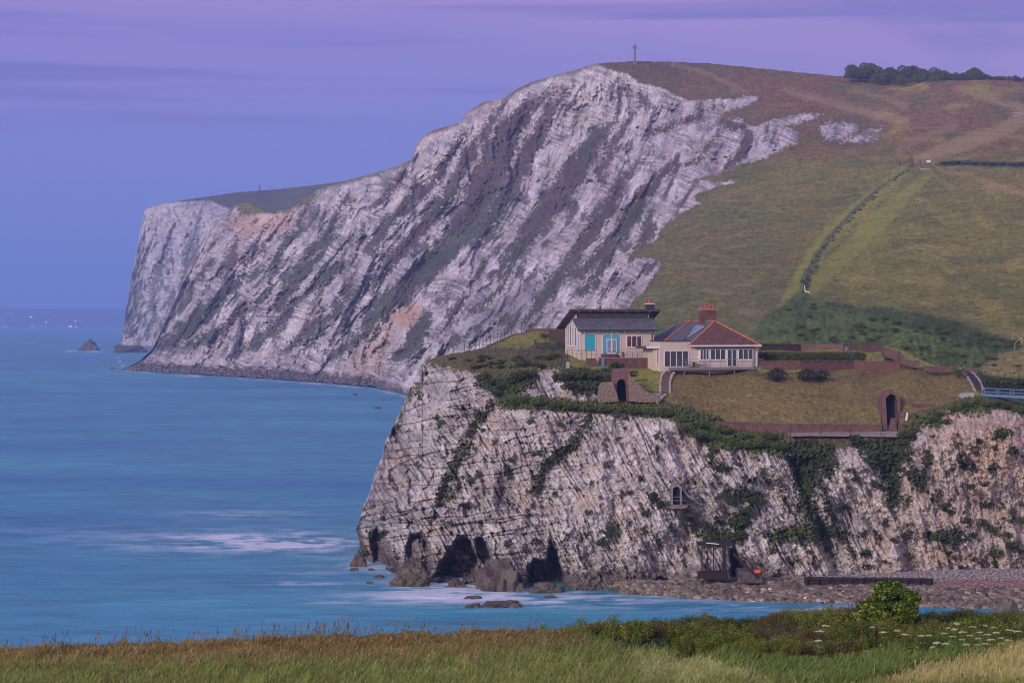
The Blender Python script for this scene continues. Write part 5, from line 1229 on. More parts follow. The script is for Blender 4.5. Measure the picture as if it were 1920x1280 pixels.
# ================================================================ foliage
def leaf_cloud(name, centers, radii, n, ls, col, colv=.35, mat='leaf', seed=0, shell=.55, parent=None, squash=1.0, flat_top=.0, col2=None):
    """many small leaf faces spread through overlapping lobes"""
    r = np.random.default_rng(seed); C_ = np.array(centers, float); R_ = np.array(radii, float).reshape(len(C_), -1)
    if R_.shape[1] == 1: R_ = np.repeat(R_, 3, 1)
    vol = R_[:, 0]*R_[:, 1]; k = r.choice(len(C_), n, p=vol/vol.sum())
    d = r.normal(size=(n, 3)); d /= np.linalg.norm(d, axis=1)[:, None]; rad = shell+(1.06-shell)*r.random(n)**.7
    bump = 1+.22*perlin(d[:, 0]*2.2+k*1.7, d[:, 1]*2.2, d[:, 2]*2.2+seed)
    P = C_[k]+d*R_[k]*(rad*bump)[:, None]
    P = P[P[:, 2] > -.05] if True else P
    n = len(P)
    a = r.normal(size=(n, 3)); a /= np.linalg.norm(a, axis=1)[:, None]; b = np.cross(a, r.normal(size=(n, 3))); b /= np.linalg.norm(b, axis=1)[:, None]
    s_ = ls*r.uniform(.6, 1.4, n)[:, None]
    V = np.stack([P-a*s_, P-b*s_*.55, P+a*s_, P+b*s_*.55], 1).reshape(-1, 3)
    Q = np.arange(4*n).reshape(n, 4)
    tone = 1+colv*r.normal(size=n)+.25*perlin(P[:, 0]*1.2/np.mean(R_), P[:, 1]*1.2/np.mean(R_), P[:, 2]*1.2/np.mean(R_)+seed)
    c = np.array(col)[None]*np.clip(tone, .35, 2)[:, None]
    if col2 is not None:
        m = (r.random(n) < .3)[:, None]; c = np.where(m, np.array(col2)[None]*np.clip(tone, .4, 1.8)[:, None], c)
    return np_mesh(name, V, Q, M[mat], np.repeat(c, 4, 0), smooth=False, parent=parent)
def shrub_proto(seed, n=900, ls=.10, col=(.045, .068, .026), lob=5, col2=None):
    r = random.Random(seed); cs = [(r.uniform(-.55, .55), r.uniform(-.4, .4), r.uniform(.25, .6)) for _ in range(lob)]
    return leaf_cloud('foliage', cs, [r.uniform(.38, .6) for _ in range(lob)], n, ls, col, seed=seed, col2=col2)
def stems(parent, n=5, h=.6):
    g = MB()
    for i in range(n): a = 6.28*i/n; g.tube((0, 0, -.25), (math.cos(a)*.3, math.sin(a)*.25, h), .035, .012, 5)
    return g.build('stem', M['bark'], parent)
# shrubs on the cliff face
sp = []
for i in range(5):
    fo = shrub_proto(60+i, 700, .11, (.050, .075, .024), col2=(.09, .11, .03)); COL.objects.unlink(fo); sp.append(fo)
stm = stems(None); COL.objects.unlink(stm)
def shrub(px, py, w_, label, group, dfn=near_d, off=-1.0, proto=None, hh=.9, name='cliff_shrub', cat='shrub'):
    d_ = dfn(px, py)+off; s_ = w_/F*d_/1.75; e = empty(name, ray(px, py, d_), 0, label, cat, group)
    e.rotation_euler = (0, 0, random.uniform(-.6, .6)); e.scale = (s_, s_, s_*hh)
    for src in (proto or random.choice(sp), stm):
        c = src.copy(); COL.objects.link(c); c.parent = e
    return e
CS = [(993,790,16,'seaward'),(1051,795,14,'seaward'),(958,862,15,'seaward'),(955,896,10,'seaward'),(905,806,12,'seaward'),(1010,850,12,'seaward'),(1146,990,26,'middle'),(1128,1016,22,'middle'),(1206,996,20,'middle'),(1160,822,12,'middle'),(1155,776,22,'middle'),
      (1226,930,30,'door'),(1240,944,24,'door'),(1258,948,16,'door'),(1350,905,10,'mid right'),(1358,930,20,'mid right'),(1372,942,18,'mid right'),(1396,925,16,'mid right'),(1416,935,28,'mid right'),(1432,940,16,'mid right'),(1404,905,16,'mid right'),(1382,978,34,'mid right'),(1402,955,20,'mid right'),(1290,965,16,'mid right'),
      (1330,1008,26,'platform'),(1368,1006,30,'platform'),(1388,1000,22,'platform'),(1345,876,16,'mid right'),(1385,870,14,'mid right'),
      (1576,945,14,'right'),(1690,880,14,'right'),(1820,912,18,'right'),(1847,908,14,'right'),(1776,945,18,'right'),(1730,905,10,'right'),(1900,958,18,'right'),(1915,975,18,'right'),(1845,980,24,'right'),(1862,992,16,'right'),(1890,1002,16,'right'),(1898,1020,24,'right'),(1866,1034,26,'right'),(1912,1032,14,'right'),(1825,1002,18,'right'),(1785,1010,26,'right'),(1760,1004,22,'right'),(1680,940,18,'right'),(1682,1015,10,'right'),(1700,1040,14,'right'),(1810,830,22,'orange'),(1832,848,14,'orange'),(1880,812,36,'orange'),(1740,856,18,'orange'),(1800,862,12,'orange'),(1870,838,16,'orange'),(1740,846,12,'orange'),(1775,790,16,'orange'),(1508,880,14,'right'),(1640,905,16,'right')]
ztx = {'seaward': 'small dark shrub rooted high on the seaward end of the near cliff', 'middle': 'dark green shrub on the pale middle of the near cliff', 'door': 'dark shrub beside the arched window in the cliff', 'mid right': 'dark shrub on the broken chalk right of the arched window', 'platform': 'green shrub overhanging the rusty iron platform', 'right': 'small dark shrub on the pale right-hand face above the beach', 'orange': 'small dark shrub on the orange-stained chalk at the right'}
for px, py, w_, k in CS: shrub(px, py+w_*.28, w_*1.1, ztx[k], 'shrubs rooted in the near cliff face')
# garden planting
gp = shrub_proto(80, 1600, .07, (.085, .105, .030), 6, (.13, .13, .04)); COL.objects.unlink(gp)
dp = shrub_proto(81, 1600, .08, (.050, .050, .035), 6, (.08, .065, .045)); COL.objects.unlink(dp)
shrub(1456, 710, 40, 'broad dull brown bush right of the deck end', None, off=-1.5, proto=dp, name='garden_bush', cat='bush')
shrub(1512, 710, 38, 'dull brown bush, left of the pair along the lower wall', None, off=-1.5, proto=dp, name='garden_bush', cat='bush')
shrub(1540, 710, 34, 'dull brown bush, right of the pair along the lower wall', None, off=-1.5, proto=dp, name='garden_bush', cat='bush')
shrub(1797, 705, 24, 'bright green bush at the head of the white-edged steps', None, off=-1.5, proto=gp, hh=1.1, name='garden_bush', cat='bush')
shrub(1023, 634, 18, 'round green bush at the edge of the cliff-top lawn', None, off=-3, proto=gp, name='garden_bush', cat='bush')
shrub(1612, 690, 18, 'small green bush in front of the lower brick wall', None, off=-1.5, proto=gp, name='garden_bush', cat='bush')
shrub(1666, 690, 26, 'low green bush at the right end of the lower brick wall', None, off=-1.5, proto=gp, name='garden_bush', cat='bush')
shrub(1672, 676, 28, 'dark bush tucked against the weathered wing wall', None, off=-3, proto=sp[0], name='garden_bush', cat='bush')
shrub(1156, 692, 34, 'dark green bush on top of the brick archway', None, off=-2.0, proto=sp[1], hh=.7, name='garden_bush', cat='bush')
shrub(1600, 826, 22, 'green bush hanging over the edge of the cliff path', None, off=-2.6, proto=sp[2], name='garden_bush', cat='bush')
# clipped hedge between the garden walls
HG = empty('clipped_hedge', ray(1510, 676, 314), 0, 'long clipped green hedge between the two brick garden walls', 'hedge'); o = HG.location
cs = []; rs = []
for i in range(46):
    px = 1426+i*(1618-1426)/45; p = ray(px, 668, 314)-o; cs.append((p.x, p.y, p.z)); rs.append((.5, .8, .68))
leaf_cloud('foliage', np.array(cs)-np.array([0, 0, .0]), rs, 26000, .075, (.075, .095, .030), seed=9, parent=HG, col2=(.13, .13, .045), shell=.3)
g = MB()
for c_ in cs[::3]: g.tube((c_[0], c_[1], -1.2), (c_[0], c_[1], .4), .05, .02, 5)
g.build('trunk', M['bark'], HG)
for i, (px, py) in enumerate([(1136,712),(1146,704),(1182,700)]):
    shrub(px, py+6, 24, ['dark shrub clinging left of the brick archway', 'dark shrub overhanging the top left of the brick archway', 'small dark shrub at the top right of the brick archway'][i], None, off=-3.0, proto=sp[i], hh=.8, name='arch_shrub')
for i in range(34):
    px = random.uniform(845, 1050); py = random.uniform(668, 690)-max(0, (px-900))*.03
    shrub(px, py+3, random.uniform(13, 24), 'small scrubby bush on the overgrown slope left of the pavilion', 'scrub on the slope left of the pavilion', off=-.6, proto=random.choice([sp[0], sp[1], dp, gp]), hh=.5, name='scrub_bush')
# fringe growth over the cliff-top edge
fr = [shrub_proto(90+i, 1500, .075, (.085, .120, .030), 6, (.14, .15, .035)) for i in range(3)]
for q in fr: COL.objects.unlink(q)
edge_pts = [(960,750),(985,752),(1010,752),(1040,756),(1070,760),(1100,762),(1130,764),(1160,766),(1190,768),(1220,770),(1250,776),(1272,786),(1290,800),(1310,812),(1335,820),(1360,828),(1385,832),(1410,832),(1435,832),(1460,838),(1350,806),(1320,796),(1400,818),(1440,820)]
for i, (px, py) in enumerate(edge_pts):
    shrub(px+random.uniform(-5, 5), py+random.uniform(2, 8), random.uniform(28, 40), 'low green shrub in the thicket along the top edge of the near cliff', 'thicket along the cliff-top ledge', off=-1.2, proto=random.choice(fr), hh=.65, name='ledge_shrub')
for i, (px, py) in enumerate([(905,705),(925,715),(945,722),(960,712),(975,704),(990,700),(935,735),(1050,706),(1075,704),(1100,704),(1125,704),(1142,706),(1070,722),(1095,725)]):
    shrub(px, py+6, random.uniform(26, 36), 'dark leafy shrub on the broken slope below the pavilion lawn', 'shrubs below the pavilion lawn', off=-1.0, proto=random.choice(sp), hh=.6, name='slope_shrub')
for i, (px, py) in enumerate([(1790,765),(1812,758),(1832,752),(1850,756),(1868,752),(1890,760),(1910,768),(1930,772),(1752,785),(1760,775),(1700,815),(1712,806),(1690,828)]):
    shrub(px, py+4, random.uniform(24, 34), 'leafy shrub on the cliff rim right of the bank doorway', 'shrubs on the right-hand cliff rim', off=-1.0, proto=random.choice(fr), hh=.6, name='rim_shrub')
for i, px in enumerate(range(1856, 1960, 16)):
    shrub(px, 722, 30, 'dark hedge shrub behind the blue footbridge', 'dark hedge behind the footbridge', off=-3, proto=random.choice(sp), hh=.7, name='hedge_shrub')

# scrub on the bracken bank, along the hill fence and on the down
for i in range(70):
    t = random.random(); px = 1470+440*t; top_ = 560+.19*(px-1500) if px > 1500 else 575; py = top_+random.uniform(6, 90)*(1-.35*t)
    if py > 700: continue
    shrub(px, py, random.uniform(9, 20), 'low scrub bush on the green bracken bank behind the garden walls', 'scrub bushes on the bracken bank', dfn=hill_d, off=-2, proto=random.choice([fr[0], fr[1], sp[0], gp]), hh=.55, name='scrub_bush')
lf = shrub_proto(97, 1200, .09, (.12, .15, .055), 6, (.18, .19, .08)); COL.objects.unlink(lf)
hf = [(1708,315),(1655,351),(1604,399),(1563,443),(1536,480),(1514,520),(1505,546)]
for i in range(44):
    t = (i+random.random())/44*6; k = min(5, int(t)); u_ = t-k; px = hf[k][0]+(hf[k+1][0]-hf[k][0])*u_; py = hf[k][1]+(hf[k+1][1]-hf[k][1])*u_
    shrub(px+random.uniform(-6, 5), py+3, random.uniform(5, 11)*(.7+.1*k), 'small hedge bush beside the long fence up the down', 'hedge bushes beside the hill fence', dfn=hill_d, off=-3, proto=random.choice([lf, gp, lf]), hh=.6, name='hedge_bush')
for i, (px, py, w_) in enumerate([(1770,307,16),(1782,307,14),(1796,307,16),(1812,308,12),(1828,308,16),(1846,309,12),(1862,309,14),(1880,309,12),(1898,310,14),(1916,310,16),(1340,300,12),(1360,296,10),(1452,283,10),(1484,280,8)]):
    shrub(px, py, w_, 'dark bush in the hedge line running right from the timber gate' if px > 1700 else 'dark bush at the lower edge of the upper chalk outcrops', 'dark hedge right of the gate' if px > 1700 else 'bushes under the upper chalk', dfn=hill_d, off=-3, proto=random.choice(sp), hh=.5, name='hedge_bush')
# trees on the crest of the down
tp = []
for i in range(4):
    r = random.Random(200+i); cs = [(r.uniform(-5.5, 5.5), r.uniform(-3, 3), r.uniform(1.0, 6.2)) for _ in range(17)]
    tp.append(leaf_cloud('crown', cs, [r.uniform(1.7, 2.8) for _ in range(17)], 6500, .36, (.075, .082, .034), seed=200+i, shell=.7, col2=(.16, .15, .055))); COL.objects.unlink(tp[-1])
g = MB(); g.tube((0, 0, -2), (.3, 0, 3.2), .32, .2, 7); g.tube((.2, 0, 2.2), (-1.8, .3, 4.6), .16, .07, 6); g.tube((.3, 0, 2.8), (2.0, -.4, 5.0), .15, .06, 6); g.tube((.3, 0, 3), (.4, .8, 5.2), .13, .05, 6)
tt = g.build('trunk', M['bark']); COL.objects.unlink(tt)
TR = [(1612,143,1.0),(1634,144,1.05),(1657,146,.9),(1648,150,.7),(1684,148,1.0),(1706,150,.95),(1725,149,1.0),(1722,152,.6),(1744,151,.9),(1762,152,.85),(1780,152,.75),(1795,152,.7),(1812,153,.6),(1829,152,.95),(1846,152,.7),(1862,152,.42),(1878,151,.34),(1893,151,.34),(1908,151,.38),(1925,151,.36),(1670,152,.6),(1600,142,.7),(1695,153,.55),(1752,153,.5)]
for i, (px, py, s_) in enumerate(TR):
    d_ = 1405+random.uniform(-8, 8)+(15 if s_ > .8 else -6); e = empty('windswept_tree', ray(px, py+(3.5 if px < 1700 else 1), d_), random.uniform(-.4, .4), ('low windswept tree in the dense clump on the crest of the down' if px < 1855 else 'small scrubby tree at the thin right end of the crest clump') if i else 'dark leftmost windswept tree of the clump on the crest', 'tree', 'trees on the crest of the down')
    e.scale = (s_*1.15, s_, s_*1.08)
    for src in (tp[i % 4], tt):
        c = src.copy(); COL.objects.link(c); c.parent = e

# lights of the town on the far shore
m, nt_, b = _mat('shore_lamp'); b.inputs['Emission Color'].default_value = (1, .93, .95, 1); b.inputs['Emission Strength'].default_value = 5; M['lamp'] = m
bm = bmesh.new(); bmesh.ops.create_icosphere(bm, subdivisions=1, radius=1); lm = bpy.data.meshes.new('shore_light'); bm.to_mesh(lm); bm.free(); lm.materials.append(m)
for px, py, s_ in [(14,587,1),(23,587.5,.8),(19,589,.4),(58,594,1),(86,604,1),(94,597,.6),(37,598,.6),(141,601,1),(6,611.5,.8),(12,611.5,.9),(60,611.8,.8),(66,611.6,.6),(84,611.5,.6),(130,611.8,.9),(134,611.8,.9),(142,612,.7),(105,609,.7),(111,609,.4),(152,602,.5),(165,597,.3),(192,602,.4),(208,609,.4),(198,611.5,.5),(63,595,.4),(216,603,.3),(176,611.6,.4)]:
    d_ = 11700; p = ray(px, py, d_); put(lm, 'shore_light', p, (2.6*s_+.5,)*3, 0, 'tiny bright lamp twinkling on the far shore across the bay', 'light', 'lamps on the far shore')
# ================================================================ foreground: grass, gorse and flowers
def gd(px, py): return gdep(px, py)
r = np.random.default_rng(77)
def blades(name, n, px, py, hmin, hmax, wd, colf, lean=.35, label='', cat='grass', heads=False, extra_h=None):
    d = gdep(px, py); P = rayn(px, py, d); P[:, 2] -= .08
    h = r.uniform(hmin, hmax, n)*(1+.35*fbm(px/50., py/14., 401., 3))
    if extra_h is not None: h = h*extra_h
    az = r.uniform(0, 2*np.pi, n); side = np.stack([np.cos(az), .4*np.sin(az), 0*az], -1)*wd/2*r.uniform(.6, 1.3, n)[:, None]
    ln = np.stack([.55+.5*r.normal(size=n), .5*r.normal(size=n), 0*h], -1)*(lean*h)[:, None]
    up = np.stack([0*h, 0*h, h], -1)
    V = np.stack([P-side, P+side, P+up*.55+ln*.35+side*.7, P+up*.55+ln*.35-side*.7, P+up*.93+ln], 1)
    c = colf(px, py, n); cc = np.stack([c*.8, c*.8, c, c, c*1.12], 1)
    base = np.arange(n)*5
    Q = np.stack([base, base+1, base+2, base+3], -1); T = np.stack([base+3, base+2, base+4, base+4], -1)
    # triangles kept as quads with a shared tip vertex are invalid: widen the tip
    V = np.concatenate([V, V[:, 4:5]+side[:, None]*.35], 1); cc = np.concatenate([cc, cc[:, 4:5]], 1)
    b6 = np.arange(n)*6; Q = np.stack([b6, b6+1, b6+2, b6+3], -1); T = np.stack([b6+3, b6+2, b6+5, b6+4], -1)
    VV = V.reshape(-1, 3); QQ = np.concatenate([Q, T]); CCc = cc.reshape(-1, 3)
    if heads:
        # feathery seed heads
        m = r.random(n) < heads; k = m.sum(); tip = V[m, 4]; s = side[m]/wd*.022; l = (up[m]*.20+ln[m]*.10)
        HV = np.stack([tip-l*.9, tip+s*1.0-l*.3, tip+l*.35, tip-s*1.0-l*.3], 1).reshape(-1, 3)
        HQ = np.arange(4*k).reshape(k, 4)+len(VV); hc = np.repeat((c[m]*np.array([1.05, .85, .85])), 4, 0)
        VV = np.concatenate([VV, HV]); QQ = np.concatenate([QQ, HQ]); CCc = np.concatenate([CCc, hc])
    o = np_mesh(name, VV, QQ, M['grass'], CCc, smooth=False)
    return tag(o, label, cat, kind='stuff')
def gcolf(px, py, n):
    c = gcolor(px, py); c = c*(1+.22*r.normal(size=n))[:, None]
    m = (r.random(n) < .12)[:, None]; return np.clip(np.where(m, np.array([.24, .21, .12])*(1+.2*r.normal(size=n))[:, None], c*np.array([1.5, 1.65, 1.2])), .01, .6)
n = 150000
px = r.uniform(-160, 2080, n); t = r.random(n)**1.15; py = ground_top(px)+(1330-ground_top(px))*t
zz_ = inpoly(px, py, [(1080,1150),(1150,1214),(1300,1234),(1450,1258),(1510,1292),(1640,1292),(1735,1250),(1930,1206),(2300,1190),(2300,1150)]); kp = (zz_ < -3) | (r.random(n) < .12); px, py = px[kp], py[kp]; n = len(px)
blades('grass', n, px, py, .14, .30, .014, gcolf, .45, 'meadow grass with brown seed heads across the clifftop in front', 'grass', heads=.25)
n = 34000
px = r.uniform(-160, 1090, n); py = ground_top(px)+r.uniform(.0, 26, n)*(.7+.5*perlin(px/130., 2.))
def ccol(px, py, n):
    c = np.array([.125, .098, .045])*(1+.25*r.normal(size=n))[:, None]; g_ = (r.random(n) < .3)[:, None]
    return np.clip(np.where(g_, np.array([.16, .16, .055])*(1+.2*r.normal(size=n))[:, None], c), .01, .5)
blades('grass', n, px, py, .12, .24, .010, ccol, .3, 'reddish-brown seeding grass along the crest of the clifftop', 'grass', heads=.7)
n = 420
px = np.concatenate([r.normal(620, 90, 120), r.normal(270, 20, 30), r.uniform(0, 1100, 270)]); py = ground_top(px)+r.uniform(-.4, 3, n)
blades('grass', n, px, py, .25, .52, .012, ccol, .25, 'tall thin seed stalks standing above the grassy crest', 'grass', heads=1.0)
# gorse: bushes as things
gz = []
for i in range(6):
    rr_ = random.Random(300+i); L_ = 12
    cs = [(rr_.uniform(-.8, .8), rr_.uniform(-.6, .6), rr_.uniform(.12, .42)) for _ in range(L_)]
    col = [(.060, .085, .022), (.080, .112, .026), (.10, .125, .028), (.052, .072, .022), (.085, .125, .024), (.10, .085, .035)][i]
    q = leaf_cloud('foliage', cs, [(rr_.uniform(.24, .44),)*3 for _ in range(L_)], 9000, .026, col, seed=300+i, shell=.45, col2=[(.16, .19, .035), (.19, .22, .035), (.20, .20, .045), (.13, .15, .035), (.20, .25, .035), (.18, .11, .05)][i])
    COL.objects.unlink(q); gz.append(q)
g = MB()
for i in range(14):
    a = 6.28*i/14; g.tube((0, 0, -.15), (math.cos(a)*.6, math.sin(a)*.45, random.uniform(.35, .62)), .016, .005, 5)
gst = g.build('stem', M['bark']); COL.objects.unlink(gst)
def bush(px, py, w_, hpx, label, d=None, proto=None, group='gorse bushes along the clifftop', name='gorse_bush', cat='bush'):
    d_ = d or float(gdep(np.array([px]), np.array([py]))[0]); sx_ = w_/F*d_/2.0; sz_ = hpx/F*d_/.72
    e = empty(name, ray(px, py, d_), 0, label, cat, group); e.scale = (sx_, sx_, sz_); e.rotation_euler = (0, 0, random.uniform(-.5, .5)+random.choice([0, math.pi]))
    for src in (proto or random.choice(gz), gst):
        c = src.copy(); COL.objects.link(c); c.parent = e
    return e
topy = pl((1010,1186),(1060,1178),(1100,1172),(1200,1166),(1300,1160),(1380,1160),(1440,1152),(1500,1146),(1560,1138),(1600,1142),(1700,1150),(1780,1148),(1850,1150),(1930,1150),(2060,1152))
random.seed(5)
for i, px in enumerate(np.arange(1040, 2060, 27)):
    px += random.uniform(-8, 8); ty = float(topy(px))-random.uniform(0, 7); by = ty+random.uniform(26, 34); bush(px, by, random.uniform(60, 84), by-ty+random.uniform(-4, 3), 'low gorse bush in the back row along the brink, its top against the water', d=58+random.uniform(-2, 2))
for i, px in enumerate(np.arange(1120, 2050, 34)):
    px += random.uniform(-10, 10); by = random.uniform(1204, 1216) if px > 1240 else random.uniform(1194, 1202); bush(px, by, random.uniform(56, 96), random.uniform(28, 48), 'dense gorse bush in the middle row of the thicket', d=50+random.uniform(-3, 3))
for i, px in enumerate([1290,1330,1355,1380,1420,1445,1470,1510,1535,1560,1600,1625,1650,1700,1725,1750,1800,1850,1900,1400,1450,1500,1550,1600]):
    bush(px+random.uniform(-8, 8), (random.uniform(1222, 1240) if i < 19 else random.uniform(1244, 1254)) if px < 1700 else random.uniform(1212, 1226), random.uniform(56, 80), random.uniform(24, 34), 'low green bush at the front edge of the thicket', d=44+random.uniform(-2, 2))
for i, (px, by, w_, h_) in enumerate([(1745,1205,90,40),(1775,1204,90,42),(1805,1206,90,40),(1835,1204,90,42),(1865,1206,90,40),(1895,1204,90,42),(1925,1204,90,40),(1955,1204,90,42),(1330,1226,90,40),(1390,1232,96,44),(1460,1240,100,46),(1530,1246,100,44),(1600,1244,90,40),(1270,1214,80,36),(1578,1208,90,58),(1608,1214,80,44),(1722,1210,80,46),(1750,1206,90,44),(1545,1206,84,54),(1640,1222,80,34),(1690,1222,80,34),(1500,1206,90,50)]):
    bush(px, by, w_, h_, 'mid-height gorse bush behind the white umbels at the right' if px > 1740 and by < 1225 else 'taller dense gorse bush packed around the bright elder bush' if by < 1225 else 'broad dark gorse bush at the front of the thicket above the grass', d=(54.5+.1*i) if by < 1225 else 45-.2*i)
# the bright round elder bush
el = []
rr_ = random.Random(9); cs = []; rs = []
for i in range(46):
    a = rr_.uniform(0, 6.28); q = rr_.uniform(0, 1)**.5; z_ = rr_.uniform(.2, 1.45); k = math.sqrt(max(0, 1-(max(0, z_-.35)/1.25)**2)); cs.append((.78*k*q*math.cos(a), .6*k*q*math.sin(a), z_)); rs.append(rr_.uniform(.12, .22))
d_ = 56; s_ = 150/F*d_/1.95
E = empty('elder_bush', ray(1660, 1214, d_), 0, 'bright green rounded elder bush standing highest in the thicket', 'bush'); E.scale = (s_*1.32, s_, s_*1.0)
leaf_cloud('foliage', cs, rs, 42000, .034, (.045, .080, .015), seed=12, parent=E, shell=.5, col2=(.17, .22, .035), colv=.4)
g = MB()
for i in range(9): a = 6.28*i/9; g.tube((0, 0, -.2), (math.cos(a)*.55, math.sin(a)*.4, 1.2), .03, .008, 6)
g.build('stem', M['bark'], E)
# bare twiggy shrub behind the elder
def twigs(px, py, d, h, n, label, sp_=.8):
    e = empty('bare_shrub', ray(px, py, d), 0, label, 'shrub'); g = MB()
    for i in range(n):
        a = random.uniform(0, 6.28); l = random.uniform(.5, 1)*h; p = Vector((0, 0, 0)); q = Vector((random.uniform(-sp_, sp_)*.6, random.uniform(-.3, .3), l*.6)); g.tube(p, q, .010, .006, 4)
        for k in range(3):
            q2 = q+Vector((random.uniform(-.2, .2), random.uniform(-.15, .15), random.uniform(.1, .4)*h)); g.tube(q, q2, .006, .003, 3)
    g.build('branch', M['bark'], e); return e
twigs(1585, 1200, 58, 1.0, 60, 'bare grey twiggy shrub rising left of the elder bush'); twigs(1610, 1195, 58.5, 1.15, 26, 'tall bare twig tuft behind the elder bush', .5); twigs(1450, 1200, 48, .42, 34, 'grey-lilac dead shrub in the middle of the thicket', .9)
# white umbels
def umbel_proto(seed):
    r_ = random.Random(seed); s1 = MB(); s1.tube((0, 0, 0), (.02, 0, .62), .006, .004, 5)
    for i in range(9):
        a = 6.28*i/9; s1.tube((.02, 0, .62), (.02+.06*math.cos(a), .06*math.sin(a), .70), .0025, .002, 3)
    for i in range(4):
        a = r_.uniform(0, 6.28); s1.add([(0, 0, .2+.08*i), (.16*math.cos(a), .16*math.sin(a), .26+.08*i), (.17*math.cos(a+.3), .17*math.sin(a+.3), .22+.08*i)], [(0, 1, 2)])
    st_ = s1.build('stalk', M['stem']); COL.objects.unlink(st_)
    h = MB()
    for i in range(30):
        a = r_.uniform(0, 6.28); q = .072*math.sqrt(r_.random()); x, y, z = .02+q*math.cos(a), q*math.sin(a), .70+.018*(1-(q/.072)**2)
        w_ = .009; h.box(x-w_, x+w_, y-w_, y+w_, z, z+.008)
    hd = h.build('flower_head', M['seedhead']); COL.objects.unlink(hd); return st_, hd
ups = [umbel_proto(i) for i in range(3)]
UM = [(1682,1182),(1690,1190),(1660,1186),(1545,1173),(1530,1182),(1536,1184),(1725,1206),(1760,1203),(1742,1192),(1780,1178),(1788,1168),(1794,1180),(1808,1186),(1820,1192),(1828,1176),(1840,1186),(1836,1198),(1848,1206),(1856,1190),(1862,1200),(1870,1186),(1880,1196),(1888,1180),(1858,1176),(1800,1198),(1782,1206),(1810,1208),(1786,1194),(1830,1208),(1900,1182),(1912,1184),(1725,1192),(1752,1212),(1708,1218),(1876,1206),(1680,1217),(1620,1220),(1540,1200),(1640,1176),(1895,1200),(1770,1188),(1843,1172)]
for i, (px, py) in enumerate(UM):
    d_ = random.uniform(41, 43); s_ = random.uniform(.7, 1.05); p = ray(px, py, d_); e = empty('cow_parsley', p-Vector((0, 0, .70*s_)), random.uniform(0, 6), 'white flat-topped umbel flower among the bushes at the right' if px > 1700 else 'white umbel flower in front of the elder bush and middle gorse', 'flower', 'white umbel flowers')
    e.scale = (s_,)*3; e.rotation_euler = (random.uniform(-.12, .12), random.uniform(-.12, .12), random.uniform(0, 6))
    for src in ups[i % 3]:
        c = src.copy(); COL.objects.link(c); c.parent = e
# leafy green herbs in front of the thicket
n = 42000
px = np.clip(r.normal(1560, 190, n), 1150, 2050); py = r.uniform(1222, 1300, n); keep = (py > 1222)&(py < pl((1150,1228),(1300,1240),(1450,1290),(1560,1300),(1700,1262),(1900,1226),(2050,1215))(px)); px, py = px[keep], py[keep]; n = len(px)
def hcol(px, py, n):
    c = np.array([.062, .098, .026])*(1+.3*r.normal(size=n))[:, None]; m = (r.random(n) < .25)[:, None]; return np.clip(np.where(m, np.array([.13, .17, .04]), c), .01, .5)
blades('herbs', n, px, py, .16, .36, .028, hcol, .5, 'tangle of leafy green herbs in front of the bushes', 'undergrowth')
# pinkish flowers low in the grass
n = 260; px = r.normal(958, 13, n); py = r.normal(1262, 3.5, n)
def pcol(px, py, n): return np.array([.24, .14, .22])*(1+.2*r.normal(size=n))[:, None]
blades('pink_flowers', n, px, py, .10, .18, .03, pcol, .3, 'small patch of pinkish-lilac flowers in the grass', 'flowers')
SKY = [(.105,.19,.57), (.13,.185,.58), (.165,.175,.57), (.24,.18,.56), (.44,.24,.60), (.32,.30,.54), (.31,.30,.50)]
SKY_PINK = (.40, .22, .53); SKY_BAND = (.15, .125, .48); SKY_GLOW = (.66, .50, .52); NISH = .3
HAZE_C = (.36, .52, .98); HAZE_D = .00015
# ================================================================ camera, light, sky, air
cam = bpy.data.cameras.new('camera'); co = bpy.data.objects.new('camera', cam); COL.objects.link(co)
co.location = (0, 0, CZ); co.rotation_euler = (math.radians(90), 0, 0)
cam.sensor_width = 36; cam.lens = 36*F/1920; cam.shift_y = -(640-HY)/1920
cam.clip_start = .5; cam.clip_end = 60000
cam.dof.use_dof = True; cam.dof.focus_distance = 400; cam.dof.aperture_fstop = 4.5
SC.camera = co
SUN_EL, SUN_AZ = math.radians(22), math.radians(215)   # azimuth clockwise from +Y: behind the camera and to its left
sun = bpy.data.lights.new('sun', 'SUN'); sun.energy = 2.6; sun.angle = math.radians(14); sun.color = (1.0, .84, .76)
so = bpy.data.objects.new('sun', sun); COL.objects.link(so)
dv = Vector((math.sin(SUN_AZ)*math.cos(SUN_EL), math.cos(SUN_AZ)*math.cos(SUN_EL), math.sin(SUN_EL)))
so.rotation_euler = dv.to_track_quat('Z', 'Y').to_euler()

w = bpy.data.worlds.new('World'); SC.world = w; w.use_nodes = True
nt = w.node_tree; N, L = nt.nodes, nt.links
bg = N['Background']; bg.inputs['Strength'].default_value = 1.0
tc = N.new('ShaderNodeTexCoord'); sx = N.new('ShaderNodeSeparateXYZ'); L.new(tc.outputs['Generated'], sx.inputs[0])
def math_(op, a, b=None, c=None):
    n = N.new('ShaderNodeMath'); n.operation = op
    for i, v in enumerate((a, b, c)):
        if v is None: continue
        if isinstance(v, (int, float)): n.inputs[i].default_value = v
        else: L.new(v, n.inputs[i])
    return n.outputs[0]
